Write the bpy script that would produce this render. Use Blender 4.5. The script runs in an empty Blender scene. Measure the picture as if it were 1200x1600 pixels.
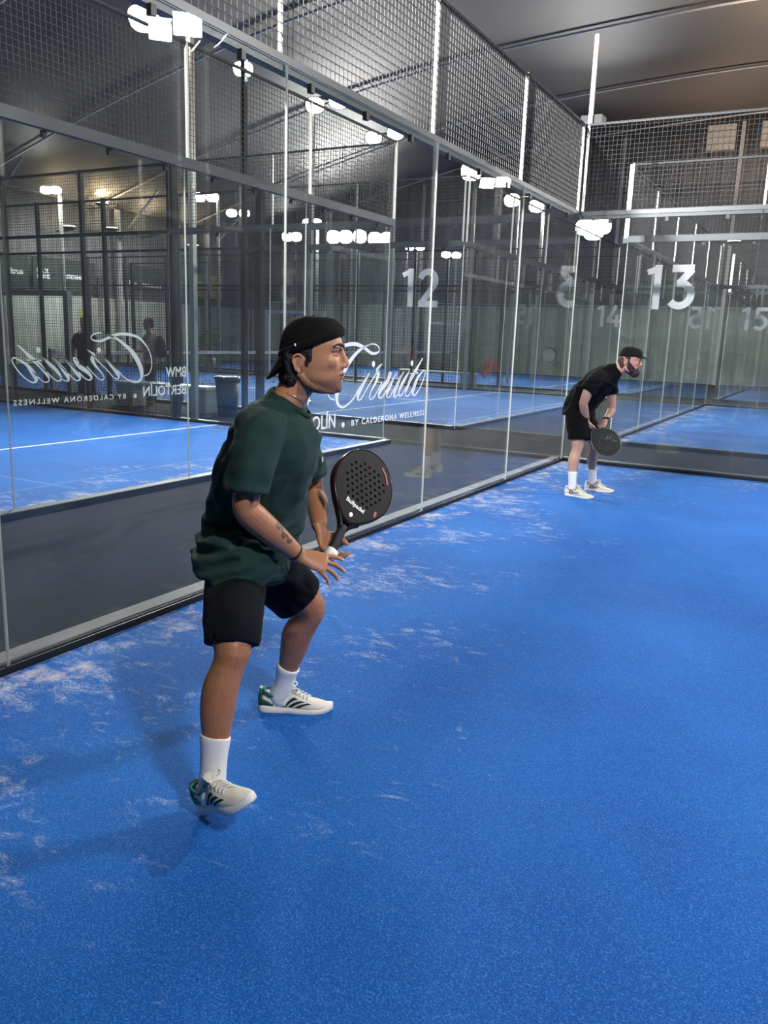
import bpy, bmesh, math, random
from mathutils import Vector, Matrix, noise
PI = math.pi
random.seed(7)
SC = bpy.context.scene
COL = SC.collection

# ------------------------------------------------------------------ camera
cam_d = bpy.data.cameras.new('camera'); cam = bpy.data.objects.new('camera', cam_d); COL.objects.link(cam)
R_ = Matrix(((0.87392057, -0.13169836, 0.46788714), (0.48486304, 0.16843975, -0.85821669), (0.03421494, 0.9768744, 0.21105863)))
cam.matrix_world = Matrix.Translation((2.97258654, -10.11991814, 1.48675583)) @ R_.to_4x4()
cam_d.sensor_fit = 'VERTICAL'; cam_d.sensor_height = 36.0; cam_d.lens = 36.0 * 1273.65 / 1600.0
cam_d.clip_start = 0.05; cam_d.clip_end = 200
SC.camera = cam
# ------------------------------------------------------------------ view, world
SC.view_settings.view_transform = 'Standard'; SC.view_settings.look = 'None'
SC.view_settings.gamma = 1.0; SC.view_settings.use_curve_mapping = False
SC.view_settings.exposure = 0.0
SC.cycles.transparent_max_bounces = 40
SC.cycles.max_bounces = 8; SC.cycles.glossy_bounces = 4; SC.cycles.diffuse_bounces = 3
SC.cycles.sample_clamp_indirect = 6.0
W = bpy.data.worlds.new('hall_air'); SC.world = W; W.use_nodes = True
W.node_tree.nodes['Background'].inputs[0].default_value = (0.80, 0.80, 0.82, 1)
W.node_tree.nodes['Background'].inputs[1].default_value = 0.06
LAMP_W = 112.0          # watts of one court floodlight near the players
LAMP_FAR = 235.0

# ------------------------------------------------------------------ materials
MATS = {}
def nodes_of(name):
    m = bpy.data.materials.new(name); m.use_nodes = True
    nt = m.node_tree; return m, nt, nt.nodes, nt.links, nt.nodes['Principled BSDF']
def mat(name, col, rough=0.6, metal=0.0, var=0.0, scale=8.0, bump=0.0, bscale=60.0, emit=0.0, spec=0.5, sss=0.0):
    if name in MATS: return MATS[name]
    m, nt, N, L, B = nodes_of(name)
    B.inputs['Base Color'].default_value = (*col, 1); B.inputs['Roughness'].default_value = rough
    B.inputs['Metallic'].default_value = metal; B.inputs['Specular IOR Level'].default_value = spec
    tc = N.new('ShaderNodeTexCoord')
    if var > 0:
        nz = N.new('ShaderNodeTexNoise'); nz.inputs['Scale'].default_value = scale; nz.inputs['Detail'].default_value = 4
        L.new(tc.outputs['Object'], nz.inputs['Vector'])
        mr = N.new('ShaderNodeMapRange'); mr.inputs[3].default_value = 1 - var; mr.inputs[4].default_value = 1 + var
        L.new(nz.outputs['Fac'], mr.inputs[0])
        mx = N.new('ShaderNodeVectorMath'); mx.operation = 'SCALE'; mx.inputs[0].default_value = col
        L.new(mr.outputs[0], mx.inputs['Scale']); L.new(mx.outputs[0], B.inputs['Base Color'])
    if bump > 0:
        nb = N.new('ShaderNodeTexNoise'); nb.inputs['Scale'].default_value = bscale; nb.inputs['Detail'].default_value = 3
        L.new(tc.outputs['Object'], nb.inputs['Vector'])
        b = N.new('ShaderNodeBump'); b.inputs['Strength'].default_value = bump; b.inputs['Distance'].default_value = 0.01
        L.new(nb.outputs['Fac'], b.inputs['Height']); L.new(b.outputs[0], B.inputs['Normal'])
    if emit > 0:
        B.inputs['Emission Color'].default_value = (*col, 1); B.inputs['Emission Strength'].default_value = emit
    if sss > 0:
        B.inputs['Subsurface Weight'].default_value = sss; B.inputs['Subsurface Radius'].default_value = (0.9, 0.4, 0.25)
        B.inputs['Subsurface Scale'].default_value = 0.008
    MATS[name] = m; return m

def vmat(name, rough=0.5, sss=0.1, bump=0.15, bscale=250):
    """material whose albedo comes from the mesh colour attribute (skin tone, stubble, ink, shoe stripes)"""
    if name in MATS: return MATS[name]
    m, nt, N, L, B = nodes_of(name)
    at = N.new('ShaderNodeVertexColor'); at.layer_name = 'Col'
    L.new(at.outputs['Color'], B.inputs['Base Color']); B.inputs['Roughness'].default_value = rough
    if sss:
        B.inputs['Subsurface Weight'].default_value = sss; B.inputs['Subsurface Radius'].default_value = (0.9, 0.4, 0.25)
        B.inputs['Subsurface Scale'].default_value = 0.008
    tc = N.new('ShaderNodeTexCoord'); nb = N.new('ShaderNodeTexNoise'); nb.inputs['Scale'].default_value = bscale
    L.new(tc.outputs['Object'], nb.inputs['Vector'])
    b = N.new('ShaderNodeBump'); b.inputs['Strength'].default_value = bump; b.inputs['Distance'].default_value = 0.002
    L.new(nb.outputs['Fac'], b.inputs['Height']); L.new(b.outputs[0], B.inputs['Normal'])
    MATS[name] = m; return m

def glass_material():
    m, nt, N, L, B = nodes_of('court_glass')
    out = N['Material Output']; N.remove(B)
    geo = N.new('ShaderNodeNewGeometry'); dot = N.new('ShaderNodeVectorMath'); dot.operation = 'DOT_PRODUCT'
    L.new(geo.outputs['Incoming'], dot.inputs[0]); L.new(geo.outputs['Normal'], dot.inputs[1])
    def mth(op, a, b=None):
        n = N.new('ShaderNodeMath'); n.operation = op
        for i, v in enumerate((a, b)):
            if v is None: continue
            if isinstance(v, (int, float)): n.inputs[i].default_value = v
            else: L.new(v, n.inputs[i])
        return n.outputs[0]
    c = mth('ABSOLUTE', dot.outputs['Value']); c = mth('SUBTRACT', 1.0, c); c = mth('POWER', c, 5.0)
    f = mth('ADD', mth('MULTIPLY', c, 0.90), 0.032)
    tr = N.new('ShaderNodeBsdfTransparent'); tr.inputs[0].default_value = (0.965, 0.985, 0.978, 1)
    gl = N.new('ShaderNodeBsdfGlossy'); gl.inputs['Roughness'].default_value = 0.0; gl.inputs[0].default_value = (1, 1, 1, 1)
    mx = N.new('ShaderNodeMixShader'); L.new(f, mx.inputs[0]); L.new(tr.outputs[0], mx.inputs[1]); L.new(gl.outputs[0], mx.inputs[2])
    # dust and wipe marks
    tc = N.new('ShaderNodeTexCoord'); nz = N.new('ShaderNodeTexNoise'); nz.inputs['Scale'].default_value = 1.6; nz.inputs['Detail'].default_value = 7
    nz.inputs['Roughness'].default_value = 0.65
    L.new(tc.outputs['Object'], nz.inputs['Vector'])
    mr = N.new('ShaderNodeMapRange'); mr.inputs[1].default_value = 0.35; mr.inputs[2].default_value = 0.75
    mr.inputs[3].default_value = 0.001; mr.inputs[4].default_value = 0.020
    L.new(nz.outputs['Fac'], mr.inputs[0])
    df = N.new('ShaderNodeBsdfDiffuse'); df.inputs[0].default_value = (0.8, 0.82, 0.85, 1)
    m2 = N.new('ShaderNodeMixShader'); L.new(mr.outputs[0], m2.inputs[0]); L.new(mx.outputs[0], m2.inputs[1]); L.new(df.outputs[0], m2.inputs[2])
    L.new(m2.outputs[0], out.inputs['Surface'])
    return m
GLASS = glass_material()
EDGE = mat('glass_edge', (0.62, 0.66, 0.63), 0.35)
BLACK = mat('black_steel', (0.012, 0.014, 0.018), 0.45, 0.3)
WIRE = mat('mesh_wire', (0.045, 0.045, 0.045), 0.5, 0.4)
WIRED = mat('dark_mesh_wire', (0.018, 0.019, 0.02), 0.55, 0.1)
ALU = mat('aluminium', (0.15, 0.148, 0.14), 0.65, 0.0, var=0.35, scale=5, spec=0.2)
LETTER = mat('white_vinyl', (0.95, 0.96, 0.97), 0.55)
WHITE = mat('white_paint', (0.78, 0.78, 0.76), 0.5, var=0.06)
LENS = mat('floodlight_lens', (1.0, 0.97, 0.92), 0.4, emit=60)
LENSFAR = mat('floodlight_lens_far', (0.95, 0.97, 1.0), 0.4, emit=30)
WARM = mat('warm_lens', (1.0, 0.72, 0.35), 0.4, emit=30)
CARPET = mat('charcoal_carpet', (0.010, 0.0105, 0.012), 0.9, var=0.35, scale=40, bump=0.6, bscale=220, spec=0.2)

def turf_material(name, courts):
    """blue sanded turf: fine fibre grain, wear, and drifts of pale sand lying along the glass"""
    m, nt, N, L, B = nodes_of(name)
    tc = N.new('ShaderNodeTexCoord'); sep = N.new('ShaderNodeSeparateXYZ'); L.new(tc.outputs['Object'], sep.inputs[0])
    def mth(op, a, b=None, clamp=False):
        n = N.new('ShaderNodeMath'); n.operation = op; n.use_clamp = clamp
        for i, v in enumerate((a, b)):
            if v is None: continue
            if isinstance(v, (int, float)): n.inputs[i].default_value = v
            else: L.new(v, n.inputs[i])
        return n.outputs[0]
    def nz(scale, detail, rough=0.55, sc=None, dist=0.0):
        n = N.new('ShaderNodeTexNoise'); n.inputs['Scale'].default_value = scale; n.inputs['Detail'].default_value = detail
        n.inputs['Roughness'].default_value = rough; n.inputs['Distortion'].default_value = dist
        if sc:
            mp = N.new('ShaderNodeMapping'); mp.inputs['Scale'].default_value = sc; mp.inputs['Rotation'].default_value = (0, 0, 0.35)
            L.new(tc.outputs['Object'], mp.inputs[0]); L.new(mp.outputs[0], n.inputs['Vector'])
        else: L.new(tc.outputs['Object'], n.inputs['Vector'])
        return n.outputs['Fac']
    def rng(v, a, b, c, d):
        n = N.new('ShaderNodeMapRange'); n.clamp = True
        for i, x in enumerate((a, b, c, d)): n.inputs[i + 1].default_value = x
        L.new(v, n.inputs[0]); return n.outputs[0]
    def mix(f, a, b):
        n = N.new('ShaderNodeMix'); n.data_type = 'RGBA'
        L.new(f, n.inputs[0])
        for i, v in ((6, a), (7, b)):
            if isinstance(v, tuple): n.inputs[i].default_value = (*v, 1)
            else: L.new(v, n.inputs[i])
        return n.outputs[2]
    big = nz(0.9, 3); col = mix(rng(big, 0.3, 0.7, 0, 1), (0.002, 0.088, 0.40), (0.005, 0.140, 0.54))
    grain = nz(190, 2, 0.65); col = mix(rng(grain, 0.50, 0.66, 0, 0.60), col, (0.07, 0.29, 0.74))
    grd = nz(230, 2, 0.65); col = mix(rng(grd, 0.50, 0.66, 0, 0.60), col, (0.0, 0.035, 0.22))
    # sand: stronger near the court's edges (x=0 and y=edge in object space)
    ex = rng(sep.outputs[0], 0.1, 2.4, 1.0, 0.0); ey = rng(sep.outputs[1], -1.8, 0.0, 0.0, 0.75)
    edge = mth('MAXIMUM', ex, ey)
    base = rng(nz(1.3, 4, 0.6), 0.34, 0.60, 0.15, 1.0)
    streak = nz(11.0, 12, 0.82, (0.7, 1.25, 1), 0.5)
    th = mth('SUBTRACT', 0.66, mth('MULTIPLY', mth('MULTIPLY', edge, base), 0.20))
    th = mth('SUBTRACT', th, mth('MULTIPLY', base, 0.045))
    sand = mth('MULTIPLY', mth('MULTIPLY', mth('SUBTRACT', streak, th), 6.0, True), rng(nz(95, 4, 0.8), 0.40, 0.58, 0.15, 1.0))
    col = mix(mth('MULTIPLY', sand, 0.85), col, (0.62, 0.66, 0.78))
    blotch = mth('MULTIPLY', mth('SUBTRACT', mth('MULTIPLY', nz(3.4, 6, 0.75), edge), 0.50), 7.0, True)
    col = mix(mth('MULTIPLY', blotch, 0.75), col, (0.66, 0.58, 0.58))
    L.new(col, B.inputs['Base Color']); B.inputs['Roughness'].default_value = 0.85; B.inputs['Specular IOR Level'].default_value = 0.25
    bp = N.new('ShaderNodeBump'); bp.inputs['Strength'].default_value = 0.5; bp.inputs['Distance'].default_value = 0.006
    L.new(grain, bp.inputs['Height']); L.new(bp.outputs[0], B.inputs['Normal'])
    return m
TURF = turf_material('blue_turf', None)

# ------------------------------------------------------------------ mesh helpers
def new_bm(): return bmesh.new()
def box(bm, x0, x1, y0, y1, z0, z1, mi=0, M=None):
    co = [(x, y, z) for z in (z0, z1) for y in (y0, y1) for x in (x0, x1)]
    v = [bm.verts.new((M @ Vector(c)) if M else c) for c in co]
    fs = [(0, 2, 3, 1), (4, 5, 7, 6), (0, 1, 5, 4), (2, 6, 7, 3), (0, 4, 6, 2), (1, 3, 7, 5)]
    out = []
    for f in fs:
        fc = bm.faces.new([v[i] for i in f]); fc.material_index = mi; out.append(fc)
    return out
def frame_of(t, ref):
    t = t.normalized(); s = ref - t * ref.dot(t)
    if s.length < 1e-5: s = t.orthogonal()
    s.normalize(); return s, t.cross(s)
def spline(P, k):
    """Catmull-Rom through rows of numbers"""
    if len(P) < 3 or k <= 1: 
        if k <= 1: return P
        out = []
        for i in range(len(P) - 1):
            for j in range(k): out.append([a + (b - a) * j / k for a, b in zip(P[i], P[i + 1])])
        return out + [list(P[-1])]
    Q = [[2 * a - b for a, b in zip(P[0], P[1])]] + [list(p) for p in P] + [[2 * a - b for a, b in zip(P[-1], P[-2])]]
    out = []
    for i in range(1, len(Q) - 2):
        for j in range(k):
            t = j / k
            out.append([0.5 * ((2 * b) + (c - a) * t + (2 * a - 5 * b + 4 * c - d) * t * t + (3 * b - a - 3 * c + d) * t ** 3)
                        for a, b, c, d in zip(Q[i - 1], Q[i], Q[i + 1], Q[i + 2])])
    return out + [list(P[-1])]
def tube(bm, P, ref=(0, 1, 0), n=16, k=1, caps=True, mi=0, e=1.0, closed=False):
    """P rows: x,y,z,ra,rb  (ra along ref, rb across)"""
    P = [list(p) + [p[3]] if len(p) == 4 else list(p) for p in P]
    P = spline(P, k); ref = Vector(ref); rings = []
    for i, p in enumerate(P):
        c = Vector(p[:3])
        a = Vector(P[(i - 1) % len(P)][:3]) if (i > 0 or closed) else c
        b = Vector(P[(i + 1) % len(P)][:3]) if (i < len(P) - 1 or closed) else c
        t = b - a
        if t.length < 1e-7: t = Vector((0, 0, 1))
        s, u = frame_of(t, ref)
        ring = []
        for j in range(n):
            th = 2 * PI * j / n; cs, sn = math.cos(th), math.sin(th)
            if e != 1.0:
                cs = math.copysign(abs(cs) ** e, cs); sn = math.copysign(abs(sn) ** e, sn)
            ring.append(bm.verts.new(c + s * (p[3] * cs) + u * (p[4] * sn)))
        rings.append(ring)
    m = len(rings)
    for i in range(m if closed else m - 1):
        r0, r1 = rings[i], rings[(i + 1) % m]
        for j in range(n):
            f = bm.faces.new((r0[j], r0[(j + 1) % n], r1[(j + 1) % n], r1[j])); f.material_index = mi; f.smooth = True
    if caps and not closed:
        f = bm.faces.new(rings[0][::-1]); f.material_index = mi
        f = bm.faces.new(rings[-1]); f.material_index = mi
    return rings
def ell(bm, c, r, M=None, seg=16, ring=10, mi=0):
    T = Matrix.Translation(Vector(c)) @ (M.to_4x4() if M else Matrix.Identity(4)) @ Matrix.Diagonal((*r, 1))
    g = bmesh.ops.create_uvsphere(bm, u_segments=seg, v_segments=ring, radius=1, matrix=T)
    for v in g['verts']:
        for f in v.link_faces: f.material_index = mi; f.smooth = True
def ribbon(bm, P, depth, k=6, taper=True):
    """flat stroke of varying width in the local X-Z plane; P rows: x, z, width"""
    P = spline([list(p) for p in P], k) if k > 1 else [list(p) for p in P]
    L_, R2 = [], []
    for i, p in enumerate(P):
        a = P[max(i - 1, 0)]; b = P[min(i + 1, len(P) - 1)]
        dx, dz = b[0] - a[0], b[1] - a[1]; l = math.hypot(dx, dz) or 1
        nx, nz = -dz / l, dx / l; w = p[2] / 2
        L_.append((p[0] + nx * w, p[1] + nz * w)); R2.append((p[0] - nx * w, p[1] - nz * w))
    for y0 in (0, depth):
        pass
    lay = []
    for y in (0.0, depth):
        lay.append(([bm.verts.new((x, y, z)) for x, z in L_], [bm.verts.new((x, y, z)) for x, z in R2]))
    (l0, r0), (l1, r1) = lay
    for i in range(len(P) - 1):
        bm.faces.new((l0[i], l0[i + 1], r0[i + 1], r0[i])); bm.faces.new((l1[i], r1[i], r1[i + 1], l1[i + 1]))
        bm.faces.new((l0[i], l1[i], l1[i + 1], l0[i + 1])); bm.faces.new((r0[i], r0[i + 1], r1[i + 1], r1[i]))
    bm.faces.new((l0[0], r0[0], r1[0], l1[0])); bm.faces.new((l0[-1], l1[-1], r1[-1], r0[-1]))
def disc(bm, x, z, r, depth, n=20):
    a = [bm.verts.new((x + r * math.cos(2 * PI * i / n), 0, z + r * math.sin(2 * PI * i / n))) for i in range(n)]
    b = [bm.verts.new((v.co.x, depth, v.co.z)) for v in a]
    bm.faces.new(a); bm.faces.new(b[::-1])
    for i in range(n): bm.faces.new((a[i], b[i], b[(i + 1) % n], a[(i + 1) % n]))
def put(name, bm, mats, parent=None, loc=None, rot=None, recalc=True, label=None, smooth=False):
    if recalc: bmesh.ops.recalc_face_normals(bm, faces=bm.faces)
    me = bpy.data.meshes.new(name); bm.to_mesh(me); bm.free()
    return put_mesh(name, me, mats, parent, loc, rot, label, smooth)
def put_mesh(name, me, mats, parent=None, loc=None, rot=None, label=None, smooth=False):
    for m in (mats if isinstance(mats, (list, tuple)) else [mats]): me.materials.append(m)
    o = bpy.data.objects.new(name, me); COL.objects.link(o)
    if smooth:
        for p in me.polygons: p.use_smooth = True
    if parent: o.parent = parent
    if loc is not None: o.location = loc
    if rot is not None: o.rotation_euler = rot
    if label: o['label'] = label
    return o
def thing(name, label, cat_, loc=(0, 0, 0), rz=0.0, group=None):
    o = bpy.data.objects.new(name, None); COL.objects.link(o); o.empty_display_size = 0.2
    o.location = loc; o.rotation_euler = (0, 0, rz); o['label'] = label; o['category'] = cat_
    if group: o['group'] = group
    return o
def tag(o, label, cat_, group=None):
    o['label'] = label; o['category'] = cat_
    if group: o['group'] = group
    return o
def struct(o, label=None):
    o['kind'] = 'structure'
    if label: o['label'] = label
    return o
def text_mesh(s, size, depth=0.002, offset=0.0, align='LEFT', spacing=1.0):
    cu = bpy.data.curves.new('txt', 'FONT'); cu.body = s; cu.size = size; cu.extrude = depth / 2; cu.offset = offset
    cu.align_x = align; cu.space_character = spacing; cu.resolution_u = 3
    o = bpy.data.objects.new('txt', cu); COL.objects.link(o)
    dg = bpy.context.evaluated_depsgraph_get(); me = bpy.data.meshes.new_from_object(o.evaluated_get(dg))
    bpy.data.objects.remove(o); bpy.data.curves.remove(cu)
    me.transform(Matrix.Rotation(PI / 2, 4, 'X'))     # reads in the X-Z plane, seen from -Y
    return me
def volume(bm, voxel, smooth=4, fac=0.5):
    """one continuous skin around overlapping closed shapes"""
    bmesh.ops.recalc_face_normals(bm, faces=bm.faces)
    me = bpy.data.meshes.new('tmp'); bm.to_mesh(me); bm.free()
    o = bpy.data.objects.new('tmp', me); COL.objects.link(o)
    m = o.modifiers.new('r', 'REMESH'); m.mode = 'VOXEL'; m.voxel_size = voxel; m.use_smooth_shade = True
    if smooth:
        s = o.modifiers.new('s', 'SMOOTH'); s.factor = fac; s.iterations = smooth
    dg = bpy.context.evaluated_depsgraph_get(); out = bpy.data.meshes.new_from_object(o.evaluated_get(dg))
    bpy.data.objects.remove(o); bpy.data.meshes.remove(me)
    for p in out.polygons: p.use_smooth = True
    return out
def paint(me, fn):
    ca = me.color_attributes.new('Col', 'FLOAT_COLOR', 'POINT')
    data = [0.0] * (4 * len(me.vertices))
    for i, v in enumerate(me.vertices):
        c = fn(v.co, v.normal); data[4 * i:4 * i + 4] = (c[0], c[1], c[2], 1.0)
    ca.data.foreach_set('color', data)
def displace(me, fn):
    ns = [v.normal.copy() for v in me.vertices]
    for v, n in zip(me.vertices, ns): v.co += n * fn(v.co, n)
    me.update()

# ================================================================== HALL
EX, EY, WX, GY, RX, FY = -24.0, 26.0, -24.0, 26.0, 24.0, -26.0
b = new_bm(); box(b, WX, RX, FY, GY, -0.2, 0.0)
struct(put('floor', b, CARPET))
# roof membrane, an arch along x, swept along y
PROF = [(-24, 6.3), (-20, 7.45), (-16, 8.45), (-12, 9.3), (-8, 9.85), (-4, 10.15), (0, 10.3), (4, 10.15), (8, 9.85), (12, 9.3), (16, 8.45), (20, 7.45), (24, 6.3)]
def roof_z(x):
    for (a, za), (c, zc) in zip(PROF, PROF[1:]):
        if a <= x <= c: return za + (zc - za) * (x - a) / (c - a)
    return 6.3
MEMB = mat('roof_membrane', (0.062, 0.058, 0.056), 0.6, var=0.18, scale=0.5, bump=0.3, bscale=0.8)
prof = spline([list(p) for p in PROF], 4)
b = new_bm(); cols = []
ys = [FY + i * 1.0 for i in range(int(GY - FY) + 1)]
for y in ys:
    sag = 0.10 * abs(math.sin(PI * (y - 20) / 5.5))
    cols.append([(b.verts.new((x, y, z - sag)), b.verts.new((x, y, z - sag + 0.08))) for x, z in prof])
for i in range(len(ys) - 1):
    for j in range(len(prof) - 1):
        for k in (0, 1):
            f = b.faces.new((cols[i][j][k], cols[i + 1][j][k], cols[i + 1][j + 1][k], cols[i][j + 1][k])); f.smooth = True
struct(put('ceiling', b, MEMB))
WALLF = mat('wall_fabric', (0.20, 0.20, 0.20), 0.75, var=0.22, scale=1.2, bump=0.35, bscale=3)
BOARD = mat('wall_board', (0.46, 0.49, 0.43), 0.55, var=0.25, scale=2.2)
def folded(name, p0, p1, z0, ztop, inward, label, m=WALLF, amp=0.05, step=0.17):
    """hanging fabric wall with vertical folds"""
    b = new_bm(); p0, p1 = Vector(p0), Vector(p1); d = p1 - p0; n = max(2, int(d.length / step)); rows = []
    for i in range(n + 1):
        q = p0 + d * (i / n); o = inward * (amp * math.sin(i * 2.1) + amp * 0.6 * math.sin(i * 0.63 + 1)) if 0 < i < n else inward * 0
        zt = ztop(q.x) if callable(ztop) else ztop
        rows.append([b.verts.new((q.x + o.x, q.y + o.y, z0)), b.verts.new((q.x + o.x, q.y + o.y, zt)),
                     b.verts.new((q.x - inward.x * .15, q.y - inward.y * .15, z0)), b.verts.new((q.x - inward.x * .15, q.y - inward.y * .15, zt))])
    for r0, r1 in zip(rows, rows[1:]):
        for a, c in ((0, 1), (1, 3), (3, 2), (2, 0)):
            f = b.faces.new((r0[a], r1[a], r1[c], r0[c])); f.smooth = a == 0
    b.faces.new([rows[0][i] for i in (0, 1, 3, 2)]); b.faces.new([rows[-1][i] for i in (0, 2, 3, 1)])
    return struct(put(name, b, m), label)
folded('wall_back', (WX, GY), (RX, GY), 3.05, lambda x: roof_z(x) - 0.02, Vector((0, -1)), None)
b = new_bm(); box(b, WX, RX, GY - 0.12, GY + 0.1, 0, 3.0)
for i in range(24): box(b, WX + i * 2 + 0.0, WX + i * 2 + 0.04, GY - 0.15, GY - 0.12, 0, 3.0)
struct(put('wall_back_board', b, BOARD))
b = new_bm(); box(b, WX, RX, GY - 0.22, GY - 0.1, 3.0, 3.07)
struct(put('trim_1', b, mat('pale_rail', (0.75, 0.76, 0.74), 0.4)))
b = new_bm(); box(b, WX, RX, GY - 0.16, GY - 0.08, 7.6, 7.68)
struct(put('trim_2', b, ALU))
folded('wall_left', (WX, FY), (WX, GY), 2.6, 6.3, Vector((1, 0)), None)
b = new_bm(); box(b, WX - 0.1, WX + 0.12, FY, GY, 0, 2.6); struct(put('wall_left_board', b, BOARD))
b = new_bm(); box(b, WX + 0.02, WX + 0.2, FY, GY, 6.2, 6.34); struct(put('trim_3', b, ALU))
folded('wall_right', (RX, FY), (RX, GY), 0, 6.3, Vector((-1, 0)), None, step=0.4)
folded('wall_front', (WX, FY), (RX, FY), 0, lambda x: roof_z(x) - 0.02, Vector((0, 1)), None, step=0.4)
# arch frames, columns
for y in (-18.5, -13, -7.5, -2, 3.5, 9, 14.5, 20, 25.6):
    b = new_bm(); tube(b, [(x, y, z - 0.10, 0.075, 0.035) for x, z in prof], ref=(0, 1, 0), n=4)
    struct(put('roof_arch', b, mat('arch_steel', (0.42, 0.42, 0.42), 0.6, 0.0)))
for x in (-22.4, -19.5, -15.0, -12.5, -10.4, -5.95, -1.5, 3, 7.5, 12, 16.5):
    b = new_bm(); box(b, x - 0.07, x + 0.07, GY - 0.36, GY - 0.22, 0, roof_z(x) - 0.3)
    struct(put('gable_column', b, mat('column_steel', (0.45, 0.45, 0.44), 0.45, 0.3)))
for y in (-2, 3.5, 9, 15.2, 20.6):
    b = new_bm(); box(b, WX + 0.2, WX + 0.38, y - 0.1, y + 0.1, 0, 6.15)
    tube(b, [(WX + 0.3, y, 4.9, 0.06, 0.08), (WX + 2.6, y, 6.8, 0.05, 0.06)], n=4)
    struct(put('wall_column', b, mat('column_steel', (0.45, 0.45, 0.44), 0.45, 0.3)))
# square vent windows high in the gable
for i, x in enumerate((-2.3, -0.35, 1.6)):
    w = bpy.data.objects.new('window_%d' % (i + 1), None); COL.objects.link(w); w.location = (x, GY - 0.16, 9.45); struct(w)
    b = new_bm(); box(b, -0.52, 0.52, 0.0, 0.02, -0.47, 0.47); put('pane', b, mat('vent_pane', (0.50, 0.48, 0.45), 0.5), w)
    b = new_bm()
    for k in range(6):
        t = -0.52 + k * 0.208; box(b, t - 0.012, t + 0.012, -0.02, 0.0, -0.47, 0.47)
    for k in range(5):
        t = -0.47 + k * 0.235; box(b, -0.52, 0.52, -0.02, 0.0, t - 0.012, t + 0.012)
    put('window_frame', b, mat('vent_bars', (0.3, 0.29, 0.28), 0.6), w)

# ================================================================== COURTS
C2 = -2.6
def turf(name, x0, x1, y0, y1, label, flipx=False, flipy=False):
    b = new_bm(); w, h = x1 - x0, y1 - y0
    box(b, 0, w, -h, 0, 0.0, 0.012)
    o = put(name, b, TURF); o.location = (x1 if flipx else x0, y0 if flipy else y1, 0)
    if flipx and flipy: o.rotation_euler = (0, 0, PI)
    elif flipx: o.scale = (-1, 1, 1)
    struct(o, label)
    return o
def strip(par, rects):
    b = new_bm()
    for x0, x1, y0, y1 in rects:
        box(b, x0, x1, y0, y1, 0.0115, 0.0135)
    o = put('court_line', b, mat('line_white', (0.74, 0.78, 0.84), 0.8, var=0.08, scale=60))
    struct(o, 'white painted line on blue turf'); return o
turf('floor_turf', 0.02, 20, -10, -0.02, 'blue turf of the court the two players stand on')
turf('floor_turf', -22.6, C2 - 0.02, -10, -0.02, 'blue turf of the court behind the corridor at left', flipx=True)
turf('floor_turf', -22.6, C2 - 0.02, 2.5, 12.45, 'blue turf of the court with the net and benches', flipx=True)
turf('floor_turf', 0.02, 20, 2.5, 12.45, 'blue turf of the court behind the standing bearded player')
turf('floor_turf', -22.6, C2 - 0.02, 14.95, 24.9, 'blue turf of the farthest court on the left', flipx=True)
turf('floor_turf', 0.02, 20, 14.95, 24.9, 'blue turf of the farthest court on the right')
strip(None, [(3.35, 3.40, -9.98, -0.02), (C2 - 3.05, C2 - 3.0, -9.98, -0.02), (C2 - 3.05, C2 - 3.0, 2.5, 12.45), (3.0, 3.05, 2.5, 12.45),
             (C2 - 3.05, C2 - 3.0, 14.95, 24.9), (3.0, 3.05, 14.95, 24.9),
             (C2 - 10, C2 - 3.05, 7.45, 7.5), (C2 - 10, C2 - 3.05, -5.03, -4.98), (3.05, 10, -5.03, -4.98), (3.05, 10, 7.45, 7.5), (C2 - 10, C2 - 3.05, 19.9, 19.95)])

def wire_grid(bm, x0, x1, z0, z1, y, pitch=0.05, t=0.0042):
    h = t / 2; nx = int(round((x1 - x0) / pitch)); nz = int(round((z1 - z0) / pitch))
    def bar(a, c, e, f, g, i):
        v = [bm.verts.new(q) for q in ((a, e, g), (c, e, g), (c, f, g), (a, f, g), (a, e, i), (c, e, i), (c, f, i), (a, f, i))]
        return v
    for i in range(nx + 1):
        x = x0 + (x1 - x0) * i / nx; v = bar(x - h, x + h, y - h, y + h, z0, z1)
        for q in ((0, 1, 5, 4), (1, 2, 6, 5), (2, 3, 7, 6), (3, 0, 4, 7)): bm.faces.new([v[k] for k in q])
    for i in range(nz + 1):
        z = z0 + (z1 - z0) * i / nz; v = bar(x0, x1, y + h, y + 3 * h, z - h, z + h)
        for q in ((0, 1, 2, 3), (4, 7, 6, 5), (0, 4, 5, 1), (3, 2, 6, 7)): bm.faces.new([v[k] for k in q])

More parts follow.
